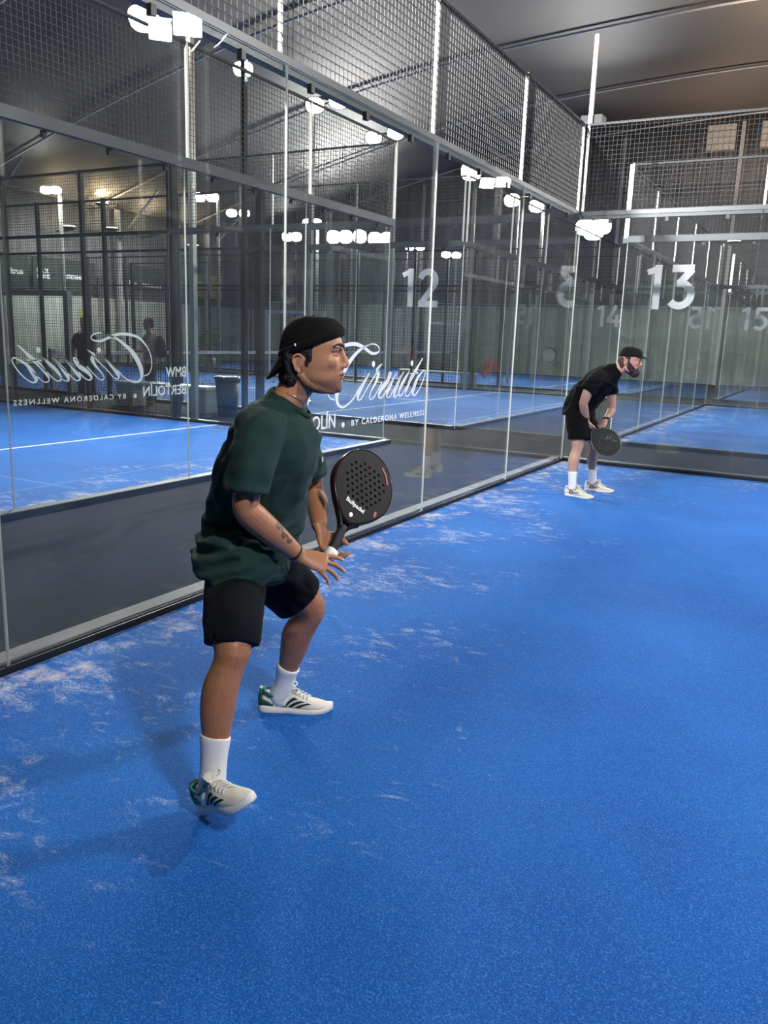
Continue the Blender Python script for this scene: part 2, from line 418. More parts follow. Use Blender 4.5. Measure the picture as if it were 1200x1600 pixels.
KERB2 = mat('dark_kerb_top', (0.07, 0.07, 0.072), 0.5)
def court_wall(name, label, cat_, loc, rz, segs, wire=WIRE, rail_top=4.0, clamps=True, kerb=ALU, end_posts=(), pitch=0.05, strut=False, wt=0.0042):
    """local x runs along the wall, +y points out of the court. segs: (x0, x1, 'glass' | 'mesh')"""
    T = thing(name, label, cat_, loc, rz, 'glass and mesh walls of the courts')
    if 'right behind the green' not in label and 'right edge of the court numbered 12' not in label: kerb = KERB2
    xa, xb = segs[0][0], segs[-1][1]
    b = new_bm(); box(b, xa, xb, 0.008, 0.13, 0, 0.048, 0); box(b, xa, xb, -0.014, -0.008, 0, 0.044, 0); box(b, xa, xb, 0.02, 0.125, 0.048, 0.056, 1)
    put('base_channel', b, [BLACK, kerb], T, label='black base channel with a grey metal top')
    glasses = [s for s in segs if s[2] == 'glass']; meshes = [s for s in segs if s[2] == 'mesh']
    for x0, x1, _ in glasses:
        n = max(1, int(round((x1 - x0) / 2)))
        for i in range(n):
            a = x0 + 2 * i + 0.004; c = x0 + 2 * (i + 1) - 0.004
            b = new_bm(); fs = box(b, a, c, -0.006, 0.006, 0.004, 2.97, 0)
            for f in fs: 
                f.normal_update()
                if abs(f.normal.y) < 0.5: f.material_index = 1
            put('glass_panel', b, [GLASS, EDGE], T)
    if glasses:
        g0, g1 = glasses[0][0], glasses[-1][1]
        b = new_bm(); box(b, g0, g1, 0.012, 0.075, 2.93, 3.02)
        put('top_rail', b, mat('dark_rail', (0.045, 0.052, 0.062), 0.4, 0.2), T)
        if clamps:
            b = new_bm(); x = g0 + 0.35
            while x < g1:
                box(b, x - 0.018, x + 0.018, -0.012, 0.02, 2.88, 2.93); x += 0.65
            put('clamp_set', b, BLACK, T)
        b = new_bm(); wire_grid(b, g0, g1, 3.03, rail_top, 0.03, pitch, wt)
        put('upper_mesh', b, wire, T, recalc=False)
        x = g0
        while x <= g1 + 0.01:
            b = new_bm(); box(b, x - 0.012, x + 0.012, 0.035, 0.06, 3.0, rail_top + 0.01)
            put('upper_post', b, mat('bright_post', (0.75, 0.74, 0.70), 0.3, 0.5), T); x += 2
        b = new_bm(); box(b, g0, g1, 0.035, 0.06, rail_top - 0.02, rail_top + 0.005); put('mesh_edge_bar', b, BLACK, T)
    if meshes:
        for m0, m1, _ in meshes:
            b = new_bm(); wire_grid(b, m0, m1, 0.05, rail_top, 0.03, pitch, wt); put('mesh_panel', b, WIRED, T, recalc=False)
            b = new_bm(); box(b, m0, m1, 0.035, 0.075, 2.96, 3.01); put('mid_rail', b, BLACK, T)
            b = new_bm(); box(b, m0, m1, 0.035, 0.075, rail_top - 0.03, rail_top + 0.01); put('mesh_edge_bar', b, BLACK, T)
            x = m0
            while x <= m1 + 0.01:
                w = 0.06 if (x == m0 or x >= m1 - 0.01) else 0.035
                b = new_bm(); box(b, x - w, x + w, 0.04, 0.04 + 2 * w, 0.0, rail_top + 0.02); put('post', b, BLACK, T)
                if strut and x == m0:
                    b = new_bm(); tube(b, [(x - 0.05, 0.12, 0.03, 0.02), (x + 0.0, 0.13, 0.5, 0.02), (x + 0.05, 0.12, 0.03, 0.02)], n=6); put('brace', b, BLACK, T)
                x += 2
    return T
# local x along +Y world (rz=90deg) puts local y along -X.
HP = PI / 2
wall_a = court_wall('glass_wall', 'glass end wall with white script lettering right behind the green-shirted player', 'glass wall', (0, -10, 0), HP, [(0, 10, 'glass')])
wall_b = court_wall('glass_wall', 'glass side wall behind the crouching player in black, without a number of its own', 'glass wall', (0, 0, 0), 0, [(0, 4, 'glass'), (4, 16, 'mesh')], wire=WIRED, wt=0.003)
# neighbour court across the corridor: end wall at x=C2 faces us from its outside
wall_c = court_wall('glass_wall', 'glass wall across the corridor with the script lettering seen mirrored', 'glass wall', (C2, 0, 0), -HP, [(0, 10, 'glass')])
wall_d = court_wall('glass_wall', 'glass and mesh side wall in front of the white bench and black bin', 'glass wall', (C2, 0, 0), 0, [(-20, -4, 'mesh'), (-4, 0, 'glass')], strut=True)
# rear courts
wall_e = court_wall('glass_wall', 'glass and mesh wall carrying the large number 12', 'glass wall', (C2, 2.47, 0), PI, [(0, 4, 'glass'), (4, 20, 'mesh')], wire=WIRED, wt=0.0034)
wall_f = court_wall('glass_wall', 'glass wall carrying the large number 13', 'glass wall', (16, 2.47, 0), PI, [(0, 12, 'mesh'), (12, 16, 'glass')], wire=WIRED, wt=0.0034)
wall_g = court_wall('glass_wall', 'glass end wall at the right edge of the court numbered 12', 'glass wall', (C2, 12.47, 0), -HP, [(0, 10, 'glass')], wire=WIRED, wt=0.0034)
wall_h = court_wall('glass_wall', 'glass end wall at the left edge of the court numbered 13', 'glass wall', (0, 2.47, 0), HP, [(0, 10, 'glass')], wire=WIRED, wt=0.0034)
wall_i = court_wall('glass_wall', 'far side wall of the court numbered 12, beside the second bench', 'glass wall', (C2, 12.47, 0), 0, [(-20, -4, 'mesh'), (-4, 0, 'glass')], pitch=0.1, wt=0.006)
wall_j = court_wall('glass_wall', 'far side wall of the court numbered 13', 'glass wall', (0, 12.47, 0), 0, [(0, 4, 'glass'), (4, 14, 'mesh')], pitch=0.1, wt=0.006)
wall_k = court_wall('glass_wall', 'distant glass and mesh wall carrying the small number 14', 'glass wall', (C2, 14.93, 0), PI, [(0, 4, 'glass'), (4, 20, 'mesh')], pitch=0.1, wt=0.006)
wall_l = court_wall('glass_wall', 'distant glass wall carrying the small number 15', 'glass wall', (14, 14.93, 0), PI, [(0, 10, 'mesh'), (10, 14, 'glass')], pitch=0.1, wt=0.006)
wall_m = court_wall('glass_wall', 'end wall at the right edge of the court numbered 14', 'glass wall', (C2, 24.93, 0), -HP, [(0, 10, 'glass')], pitch=0.1, wt=0.006)
wall_n = court_wall('glass_wall', 'end wall at the left edge of the court numbered 15', 'glass wall', (0, 14.93, 0), HP, [(0, 10, 'glass')], pitch=0.1, wt=0.006)
wall_o = court_wall('glass_wall', 'farthest side wall of the court numbered 14', 'glass wall', (C2, 24.93, 0), 0, [(-20, -4, 'mesh'), (-4, 0, 'glass')], pitch=0.1, wt=0.006)
wall_p = court_wall('glass_wall', 'farthest side wall of the court numbered 15', 'glass wall', (0, 24.93, 0), 0, [(0, 4, 'glass'), (4, 14, 'mesh')], pitch=0.1, wt=0.006)

# ---- lettering (local x = u in reading direction, z = height), reads from the court's inside
THK = {'Cswash': (0.008, 0.024), 'Cmain': (0.012, 0.055), 's': (0.010, 0.036)}
SCR = {'Cswash': [(0.564, 1.053), (0.503, 1.073), (0.467, 1.138), (0.472, 1.225), (0.505, 1.298), (0.553, 1.347), (0.62, 1.396), (0.724, 1.42), (0.836, 1.423), (0.937, 1.402), (1.046, 1.363), (1.116, 1.362), (1.153, 1.375), (1.157, 1.399), (1.113, 1.422), (1.043, 1.427), (0.955, 1.407)],
       'Cmain': [(1.043, 1.427), (0.955, 1.407), (0.857, 1.372), (0.739, 1.297), (0.665, 1.226), (0.61, 1.14), (0.593, 1.068), (0.615, 1.018), (0.675, 0.998), (0.751, 1.018), (0.825, 1.059), (0.887, 1.117), (1.035, 1.228)],
       'i1': [(1.035, 1.228), (0.967, 1.166), (0.897, 1.103), (0.871, 1.06), (0.881, 1.036), (0.927, 1.048), (1.005, 1.119), (1.209, 1.285)],
       'r': [(1.209, 1.285), (1.181, 1.269), (1.139, 1.239), (1.158, 1.209), (1.126, 1.155), (1.068, 1.099), (1.035, 1.051), (1.062, 1.031), (1.114, 1.056), (1.22, 1.150)],
       'c': [(1.296, 1.157), (1.303, 1.18), (1.326, 1.216), (1.35, 1.219), (1.343, 1.197), (1.296, 1.15), (1.223, 1.109), (1.174, 1.061), (1.193, 1.035), (1.243, 1.05), (1.307, 1.104), (1.455, 1.224)],
       'u1': [(1.455, 1.224), (1.394, 1.171), (1.332, 1.105), (1.296, 1.058), (1.311, 1.034), (1.352, 1.044), (1.414, 1.094), (1.565, 1.224)],
       'u2': [(1.565, 1.224), (1.505, 1.173), (1.446, 1.107), (1.413, 1.054), (1.426, 1.033), (1.466, 1.043), (1.526, 1.09), (1.659, 1.225)],
       'i2': [(1.659, 1.225), (1.598, 1.18), (1.532, 1.116), (1.491, 1.063), (1.501, 1.037), (1.545, 1.045), (1.604, 1.092), (1.70, 1.175)],
       't': [(1.881, 1.323), (1.83, 1.281), (1.761, 1.222), (1.683, 1.162), (1.627, 1.092), (1.603, 1.053), (1.623, 1.031), (1.661, 1.036), (1.711, 1.075), (1.76, 1.12)],
       'o': [(1.877, 1.21), (1.808, 1.17), (1.754, 1.107), (1.727, 1.057), (1.744, 1.032), (1.788, 1.041), (1.857, 1.091), (1.91, 1.154), (1.935, 1.202), (1.919, 1.225), (1.877, 1.21)]}
def lettering(parent, u0, ysign, flip):
    """flip: local x decreases in reading direction"""
    T = bpy.data.objects.new('lettering', None); COL.objects.link(T); T.parent = parent
    T.location = (u0, -0.0085, 0); T['label'] = 'white vinyl lettering'
    b = new_bm()
    for k, pts in SCR.items():
        n = len(pts); row = []
        for i, (u, z) in enumerate(pts):
            t = i / (n - 1)
            if k == 'Cswash': w = 0.010 + 0.016 * max(0, math.sin(PI * min(1, max(0, (t - 0.25) / 0.5))))
            elif k == 'Cmain': w = 0.010 + 0.040 * math.exp(-((t - 0.38) / 0.2) ** 2)
            elif k == 'o': w = 0.010 + 0.032 * math.exp(-((t - 0.22) / 0.14) ** 2)
            elif k == 'c': w = 0.010 + 0.030 * math.exp(-((t - 0.50) / 0.14) ** 2)
            else: w = 0.009 + 0.030 * math.exp(-((t - 0.30) / 0.17) ** 2)
            row.append((u, z, w))
        ribbon(b, row, 0.0015)
    ribbon(b, [(1.670, 1.202, 0.010), (1.806, 1.207, 0.010)], 0.0015, k=1)
    disc(b, 1.081, 1.285, 0.022, 0.0015); disc(b, 1.693, 1.284, 0.022, 0.0015)
    put('script', b, LETTER, T, label='script word Circuito')
    b = new_bm(); disc(b, 0.683, 0.876, 0.019, 0.0015); put('bullet', b, LETTER, T)
    for s, u, z, h, sx in (('BMW', 0.005, 1.034, 0.137, 1.0), ('BERTOLÍN', 0.008, 0.868, 0.130, 0.86), ('BY CALDERONA WELLNESS', 0.790, 0.860, 0.060, 1.0)):
        me = text_mesh(s, h, 0.0015, h * 0.012, spacing=1.35 if s[0:2] == 'BY' else 1.0)
        xs = [v.co.x for v in me.vertices]; wid = {'BMW': 0.272, 'BERTOLÍN': 0.565, 'BY CALDERONA WELLNESS': 1.15}[s]
        k = wid / (max(xs) - min(xs)); me.transform(Matrix.Diagonal((k, 1, 1, 1)))
        o = put_mesh('line_of_text', me, LETTER, T, (u, 0.0, z))
    if flip: T.rotation_euler = (0, 0, PI)
    return T
# our end wall: local x = y+10, inside is local -y: text runs with local x, starts at y=-6
lettering(wall_a, 4.0, -1, False)
# neighbour's end wall: rotated by -90 so local x = -y; its inside is local -y, text starts at y=-4
lettering(wall_c, 4.0, -1, False)

def digits(s, H):
    b = new_bm(); u = 0.0; t = 0.165 * H; lay = [0]
    def rb(P, k=1, tt=None):
        n0 = len(b.verts); ribbon(b, [(u + x * H, z * H, tt or t) for x, z in P], 0.002, k=k); b.verts.ensure_lookup_table()
        lay[0] += 1
        for v in b.verts[n0:]: v.co.y -= -0.0 + 0.0006 * lay[0]
    def arc(cx, cz, r, a0, a1, n=14, rz=None): return [(cx + r * math.cos(math.radians(a0 + (a1 - a0) * i / n)), cz + (rz or r) * math.sin(math.radians(a0 + (a1 - a0) * i / n))) for i in range(n + 1)]
    for ch in s:
        if ch == '1':
            rb([(0.27, 0.0), (0.27, 1.0)]); rb([(0.03, 0.83), (0.30, 0.935)], tt=0.13 * H); u += 0.50 * H
        elif ch == '2':
            rb(arc(0.29, 0.69, 0.225, 165, -35) + [(0.09, 0.08)]); rb([(0.02, 0.083), (0.60, 0.083)]); u += 0.62 * H
        elif ch == '3':
            rb([(0.08, 0.917), (0.56, 0.917)]); rb([(0.52, 0.90), (0.26, 0.58)])
            rb([(0.20, 0.59)] + arc(0.29, 0.335, 0.25, 78, -140)); u += 0.62 * H
        elif ch == '4':
            rb([(0.40, 1.0), (0.06, 0.30)]); rb([(0.0, 0.27), (0.66, 0.27)]); rb([(0.47, 0.0), (0.47, 0.58)]); u += 0.68 * H
        elif ch == '5':
            rb([(0.13, 0.917), (0.56, 0.917)]); rb([(0.18, 0.95), (0.14, 0.52)]); rb([(0.12, 0.56)] + arc(0.29, 0.335, 0.25, 100, -140)); u += 0.62 * H
    return b
def number(parent, s, x, z, H, label):
    o = put('number_sign', digits(s, H), LETTER, parent, label=label)
    o.location = (x, 0.0075, z); o.rotation_euler = (0, 0, PI)
    return o
# these walls are turned by 180 degrees, the digits sit on their outer face towards the viewer
def num_at(parent, ox, s, xw, z, H, label): return number(parent, s, ox - xw, z, H, label)
num_at(wall_e, C2, '12', -3.70, 1.98, 0.62, 'white number 12')
num_at(wall_f, 16.0, '13', 0.31, 2.0, 0.62, 'white number 13')
num_at(wall_k, C2, '14', -3.66, 1.98, 0.62, 'white number 14')
num_at(wall_l, 14.0, '15', 0.34, 1.98, 0.62, 'white number 15')

# ---- nets
def net(y0, y1, label):
    T = thing('padel_net', label, 'net', (C2 - 10.1, y0, 0), HP)
    L_ = y1 - y0
    b = new_bm(); wire_grid(b, 0.1, L_ - 0.1, 0.03, 0.82, 0.0, 0.05, 0.005); put('netting', b, mat('net_cord', (0.02, 0.02, 0.022), 0.9), T, recalc=False)
    b = new_bm(); box(b, 0.08, L_ - 0.08, -0.012, 0.012, 0.82, 0.90); put('top_band', b, WHITE, T, label='white top band')
    for x in (0.05, L_ - 0.05):
        b = new_bm(); box(b, x - 0.06, x + 0.06, -0.05, 0.05, 0.012, 0.95); put('net_post', b, mat('grey_pad', (0.38, 0.39, 0.38), 0.6, var=0.1), T)
net(2.62, 12.35, 'padel net with white top band on the court numbered 12')
net(15.05, 24.8, 'farther padel net on the court numbered 14')
# ---- white padded door frames beside the nets
def gate(y, label, x0=-13.95, x1=-11.75, d=0.14):
    T = thing('door_frame', label, 'door frame', (0, y, 0), 0, 'padded door frames beside the nets')
    PAD = mat('white_pad', (0.52, 0.53, 0.50), 0.6, var=0.15, scale=6)
    for x in (x0, x1):
        b = new_bm(); box(b, x - d / 2, x + d / 2, -0.06, 0.06, 0.0, 2.2); put('jamb', b, PAD, T)
    b = new_bm(); box(b, x0 + d / 2, x1 - d / 2, -0.06, 0.06, 2.09, 2.2); put('lintel', b, PAD, T)
gate(2.36, 'white padded door frame nearest, left of the man with the backpack')
gate(12.35, 'white padded door frame directly behind the black cap')
gate(24.75, 'small white padded door frame right below the number 12')

# ---- benches and bin
STONE = mat('bench_stone', (0.42, 0.43, 0.42), 0.6, var=0.12, scale=6)
def bench(loc, rz, L_, label):
    T = thing('bench', label, 'bench', loc, rz)
    b = new_bm(); box(b, 0, L_, 0, 0.42, 0.42, 0.47); put('seat', b, WHITE, T)
    for x in (0.04, L_ - 0.44):
        b = new_bm(); box(b, x, x + 0.40, 0.02, 0.40, 0, 0.42); put('leg', b, STONE, T)
bench((-9.25, 1.25, 0), 0.03, 2.25, 'white bench with grey block legs beside the black bin')
bench((-9.4, 13.2, 0), 0.0, 2.6, 'farther white bench behind the script lettering on the right')
T = thing('trash_bin', 'black rubbish bin standing at the end of the white bench', 'bin', (-6.5, 1.3, 0))
b = new_bm(); tube(b, [(0, 0, 0, 0.17), (0, 0, 0.62, 0.21)], n=24); put('body', b, BLACK, T)
b = new_bm(); tube(b, [(0, 0, 0.60, 0.225), (0.0, 0, 0.66, 0.235), (0, 0, 0.69, 0.225), (0, 0, 0.68, 0.19), (0, 0, 0.64, 0.18)], n=24); put('bag_rim', b, mat('bin_bag', (0.02, 0.02, 0.025), 0.25), T)
# ---- balls
ball_me = None
BALL = mat('ball_felt', (0.62, 0.80, 0.12), 0.9, var=0.1, scale=80)
spots = [(-13.17, 2.75), (-12.55, 3.2), (-12.2, 2.9), (-12.3, 3.4), (-11.62, 2.75), (-12.65, 3.66), (-11.9, 3.1), (-11.5, 2.92), (-12.1, 4.1), (-11.6, 3.37), (-15.59, 10.95), (-15.79, 11.41), (-15.15, 11.04), (-15.02, 11.2), (-12.38, 7.04), (-12.14, 6.93), (-12.3, 7.25), (-12.0, 7.5), (-11.43, 7.64), (-11.68, 9.65), (-11.32, 9.41), (-13.28, 11.32), (-11.1, 3.0), (-11.0, 3.25), (-12.5, 8.1), (-12.0, 8.0), (-11.8, 7.3)]
for i, (x, y) in enumerate(spots):
    if i == 0:
        b = new_bm(); ell(b, (0, 0, 0), (0.033, 0.033, 0.033)); o = put('padel_ball', b, BALL)
        ball0 = o
    else: o = ball0.copy(); COL.objects.link(o)
    o.location = (x, y, 0.046)
    lab = 'by the padded door frame at left' if y < 4.5 else ('seen just over the black bin' if y < 9 else 'beyond the net, farthest away')
    tag(o, 'yellow-green ball ' + lab, 'ball', 'loose balls ' + ('by the door frame' if y < 4.5 else ('over the bin' if y < 9 else 'beyond the net')))

# ---- light masts
def lamp_light(loc, target, power, col=(1.0, 0.975, 0.94), size=0.40, spread=108):
    ld = bpy.data.lights.new('floodlight_beam', 'AREA'); ld.shape = 'RECTANGLE'; ld.size = size; ld.size_y = size * 0.8
    ld.energy = power; ld.color = col
    ld.spread = math.radians(spread)
    lo = bpy.data.objects.new('floodlight_beam', ld); COL.objects.link(lo); lo.location = loc
    d = Vector(target) - Vector(loc); lo.rotation_euler = d.to_track_quat('-Z', 'Y').to_euler()
    return lo
def mast(px, py, heads, label, power=0.0, h=6.1, pole=None, lens=LENS, target=(0, 0, 0), size=(0.36, 0.28), beam=None, spread=108):
    T = thing('light_mast', label, 'floodlight', (px, py, 0), 0, 'floodlight masts beside the courts')
    b = new_bm(); box(b, -0.045, 0.045, -0.045, 0.045, 0, h); put('pole', b, pole or mat('mast_steel', (0.55, 0.55, 0.52), 0.35, 0.5), T)
    for hx, hy, hz in heads:
        v = Vector((hx - px, hy - py, hz)); top = Vector((0, 0, h - 0.05))
        b = new_bm(); tube(b, [(*top, 0.02), (*(v + Vector((0, 0, 0.06))), 0.02)], n=8); put('arm', b, BLACK, T)
        d = (Vector(target) - Vector((hx, hy, hz))).normalized(); q = d.to_track_quat('-Z', 'Y').to_matrix().to_4x4()
        Mx = Matrix.Translation(v) @ q
        b = new_bm(); tube(b, [(0, 0, 0.09, size[0] * .30, size[1] * .30), (0, 0, 0.05, size[0] / 2 + .01, size[1] / 2 + .01), (0, 0, 0.0, size[0] / 2 + .02, size[1] / 2 + .02)], ref=(1, 0, 0), n=20, e=0.75); b.transform(Mx)
        fl = put('floodlight', b, BLACK, T)
        b = new_bm(); tube(b, [(0, 0, -0.001, size[0] / 2, size[1] / 2), (0, 0, -0.012, size[0] / 2 * .96, size[1] / 2 * .96)], ref=(1, 0, 0), n=24, e=0.75); b.transform(Mx)
        put('lens', b, lens, fl, label='glowing white lens')
        if power: lamp_light(Vector((hx, hy, hz)) + d * 0.06, beam or target, power, spread=spread)
    return T
mast(-6.43, 0.38, [(-6.85, -0.14, 6.0)], 'tall floodlight mast with the largest glaring lamp at upper left', LAMP_FAR * 1.5, target=(-4.2, -4.5, 0), size=(0.46, 0.42))
mast(-6.75, 2.1, [(-6.85, 2.2, 5.95)], 'floodlight on a dark bent pole right of the largest lamp', LAMP_FAR * .4, target=(-1, -8, 1), pole=BLACK, size=(.34, .24))
mast(-7.05, 4.66, [(-6.95, 4.6, 5.95), (-6.40, 4.6, 5.98)], 'pair of floodlights on a short bright mast in front of the upper mesh', 0, target=(0, -6, 0))
mast(-6.66, 7.5, [(-7.2, 7.4, 5.95), (-6.6, 7.36, 6.0)], 'pair of small floodlights above the number 12', 0, target=(-1, -4, 0))
mast(-6.65, 12.2, [(-6.67, 11.9, 6.0)], 'single round glaring floodlight hanging right of the number 12 mast', LAMP_FAR, target=(-1, -2, 0), size=(0.55, 0.5))
mast(-7.1, 16.9, [(-7.27, 16.74, 6.0)], 'small floodlight left of the corner post', 0, target=(-1, -4, 0), size=(.5, .4))
mast(-6.7, 18.3, [(-6.89, 18.08, 6.0)], 'small floodlight nearest the left of the glaring corner lamp', LAMP_FAR * .5, target=(-1, -4, 0), beam=(-6, 26, 1.0), size=(.5, .4))
mast(-6.4, 24.2, [(-6.75, 23.7, 6.0), (-6.1, 23.7, 6.02), (-6.4, 23.7, 5.8)], 'brightest far floodlight cluster seen right at the corner post', LAMP_FAR, target=(-1, 8, 0), size=(0.75, 0.6))
mast(-16.9, 13.4, [(-17.42, 13.04, 6.0), (-16.96, 13.18, 6.0)], 'pair of round floodlights left of the tall glass seam', LAMP_FAR, target=(-10, 6, 0), size=(.42, .34))
mast(-21.6, 10.6, [(-21.83, 10.22, 6.0), (-21.48, 10.33, 6.0)], 'pair of small floodlights at the far left edge', LAMP_FAR * .5, target=(-10, 0, 0), beam=(-24, 14, 1.5), size=(.38, .25))
mast(-18.5, 16.9, [(-18.82, 16.48, 6.0), (-18.3, 16.62, 6.0)], 'pair of small oval floodlights above the left side wall', LAMP_FAR * .5, target=(-10, 0, 0), beam=(-24, 13, 1.5), size=(.42, .28))
mast(-17.1, 20.0, [(-17.38, 19.62, 6.0), (-16.97, 19.72, 6.0)], 'upper pair of distant floodlights above the cap', LAMP_FAR * .5, target=(-8, 0, 0), beam=(-17, 26, 1.0), size=(.4, .3))
mast(-21.0, 24.0, [(-21.27, 23.63, 6.0), (-20.81, 23.73, 6.0)], 'distant pair of floodlights left of the bright cluster', 0, target=(-8, 0, 0), size=(.5, .42))
mast(-18.3, 24.8, [(-19.0, 24.2, 6.0), (-18.35, 24.26, 6.0), (-17.6, 24.3, 6.0), (-16.9, 24.5, 5.9), (-16.3, 24.6, 5.9)], 'row of glaring distant floodlights between the cap and the number 12', LAMP_FAR, target=(-8, 8, 0), size=(0.62, 0.6))
mast(-13.2, 20.7, [(-12.81, 20.2, 5.0), (-12.37, 20.28, 5.0)], 'pair of faint floodlights above the digit 2', 0, h=5.1, target=(-4, 0, 0), size=(.35, .25))
mast(-12.4, 23.9, [(-12.61, 23.24, 5.0), (-12.27, 23.56, 5.0)], 'pair of faint floodlights right of the number 12', 0, h=5.1, target=(-4, 0, 0), size=(.4, .25))
# masts of the players' own court, to the right of and behind the photographer
for i, (x, y) in enumerate(((6.6, 0.25), (6.6, -10.4), (13.4, 0.25))):
    mast(x, y, [(x - 0.25, y, 6.0), (x + 0.25, y, 6.0)], ['floodlight mast beside the long mesh wall on the right', 'floodlight mast behind the photographer', 'farther floodlight mast beside the long mesh wall on the right'][i],
         LAMP_W, target=(1.5 if i < 2 else 12, -4.5 - (1 if i == 0 else -1), 0))
mast(-1.3, -10.6, [(-1.3, -10.4, 6.0)], 'added, unseen floodlight mast lighting the court numbers from left of the photographer', LAMP_W * 3.4, target=(0.6, 2.2, 2.0), spread=62)  # unseen lamp put in, with a narrow beam to brighten the court numbers
mast(6.6, 13.7, [(6.35, 13.5, 6.0), (6.85, 13.5, 6.0)], 'floodlight mast beyond the court numbered 13', LAMP_W * 1.3, target=(3, 8, 0))
mast(6.6, 0.9, [(6.35, 1.0, 6.0), (6.85, 1.0, 6.0)], 'floodlight mast on the near side of the court numbered 13', LAMP_W * 1.2, target=(2.5, 8, 0))
# ---- warm uplights
def uplight(loc, label, rz=0.0, power=60, aim=(0, 0, 1), size=0.3):
    T = thing('uplight', label, 'uplight', loc, rz, 'warm uplights under the roof')
    b = new_bm(); tube(b, [(0, 0, -0.12, size * .45), (0, 0, 0.0, size)], n=16); put('housing', b, BLACK, T)
    b = new_bm(); tube(b, [(0, 0, 0.002, size * .85), (0, 0, 0.03, size * .7)], n=16); put('lens', b, WARM, T, label='glowing warm lens')
    ld = bpy.data.lights.new('uplight_beam', 'SPOT'); ld.energy = power; ld.color = (1.0, 0.74, 0.50); ld.spot_size = math.radians(130); ld.spot_blend = 0.8; ld.shadow_soft_size = 0.12
    lo = bpy.data.objects.new('uplight_beam', ld); COL.objects.link(lo); lo.location = (loc[0], loc[1], loc[2] + 0.08)
    lo.rotation_euler = Vector(aim).to_track_quat('-Z', 'Y').to_euler()
for (y, z), pw, lb in zip(((12.32, 5.1), (14.41, 5.3), (16.67, 5.4), (19.2, 5.15)), (160, 420, 260, 120), ('first from the left edge', 'brightest, at the slanted roof strut', 'right of the slanted strut', 'dimmest, beside the tall seam')):
    uplight((WX + 0.75, y, z), 'warm uplight on the left wall, ' + lb, power=pw, size=0.34)
    b = new_bm(); box(b, WX + 0.1, WX + 0.75, y - 0.03, y + 0.03, z - 0.16, z - 0.12); struct(put('wall_bracket', b, BLACK))
b = new_bm(); box(b, WX + 0.05, WX + 0.9, 13.87, 13.93, 5.98, 6.02); struct(put('wall_bracket', b, BLACK))
uplight((WX + 0.9, 13.9, 6.6 - 0.45), 'warm uplight glowing high on the left wall under the eave', power=350, size=0.3)
# uplight on the corner post of the players' court, with its mast
T = thing('corner_mast', 'pale mast with a dark uplight box on top of the mesh corner post', 'mast', (0.0, 0.02, 0))
b = new_bm(); box(b, -0.022, 0.022, 0.038, 0.082, 4.01, 4.97); put('pole', b, mat('bright_post', (0.75, 0.74, 0.70), 0.3, 0.5), T)
b = new_bm(); box(b, -0.13, 0.12, 0.095, 0.30, 4.02, 4.12); put('lamp_box', b, BLACK, T)
ld = bpy.data.lights.new('corner_uplight_beam', 'SPOT'); ld.energy = 260; ld.color = (1.0, 0.68, 0.38); ld.spot_size = math.radians(95); ld.spot_blend = 0.9
lo = bpy.data.objects.new('corner_uplight_beam', ld); COL.objects.link(lo); lo.location = (0.0, 0.2, 4.16); lo.rotation_euler = (Vector((0.05, 0.12, 1))).to_track_quat('-Z', 'Y').to_euler()
uplight((-1.0, 22.6, 5.2), 'warm uplight glowing at the right edge above the number 15', power=1300, size=0.3)
b = new_bm(); box(b, -1.05, -0.95, 22.55, 22.65, 0, 5.08); struct(put('uplight_column', b, BLACK))
uplight((5.5, 13.0, 5.4), 'warm uplight out to the right that lights the roof', power=30000, size=0.3)
b = new_bm(); box(b, 5.45, 5.55, 12.95, 13.05, 0, 5.28); struct(put('uplight_column', b, BLACK))

# ---- banners on the left wall
GREENB = mat('banner_green', (0.025, 0.045, 0.035), 0.6)
def banner(y0, y1, z0, z1, m, label, words):
    T = thing('banner', label, 'banner', (WX + 0.62, y1, 0), -HP)
    b = new_bm(); box(b, 0, y1 - y0, -0.02, 0.0, z0, z1); put('sheet', b, m, T)
    for s, u, z, h in words:
        o = put_mesh('printed_name', text_mesh(s, h, 0.004, 0.01), LETTER, T, (u, -0.024, z))
    return T
# wall faces +X: reading direction there runs towards -Y?  (viewer looks to -X, right is +Y)
def banner2(y0, y1, z0, z1, m, label, words, icon=False):
    T = thing('banner', label, 'banner', (WX + 0.125, y0, 0), HP, 'banners on the left wall')
    b = new_bm(); box(b, 0, y1 - y0, 0.0, 0.02, z0, z1); put('sheet', b, m, T)
    for s, u, z, h in words: put_mesh('printed_name', text_mesh(s, h, 0.004, 0.01), LETTER, T, (u, -0.004, z))
    if icon:
        b = new_bm(); ribbon(b, [(1.02, z0 + .32, .03), (1.02, z0 + .72, .03), (1.15, z0 + .85, .03), (1.28, z0 + .72, .03), (1.28, z0 + .32, .03), (1.02, z0 + .32, .03)], 0.004, k=1)
        ribbon(b, [(1.20, z0 + .62, .03), (1.10, z0 + .62, .03), (1.10, z0 + .42, .03), (1.20, z0 + .42, .03), (1.20, z0 + .52, .03)], 0.004, k=1)
        put('house_logo', b, LETTER, T)
banner2(9.2, 10.95, 2.75, 3.95, GREENB, 'dark green banner with a white brand name at the left edge', [('viltrus', 0.75, 3.25, 0.30)])
banner2(11.15, 14.1, 2.75, 3.95, GREENB, 'dark green banner with white letters and a house-shaped logo', [('S A X', 0.15, 3.38, 0.22), ('HOME', 0.15, 3.18, 0.20), ('RESIDENCIAL', 1.4, 3.25, 0.2)], icon=True)
banner2(15.6, 17.9, 3.1, 4.05, GREENB, 'dark green banner with two small white words near the middle post', [('ligea', 0.3, 3.25, 0.24), ('TRANSPORT', 1.05, 3.2, 0.2)])
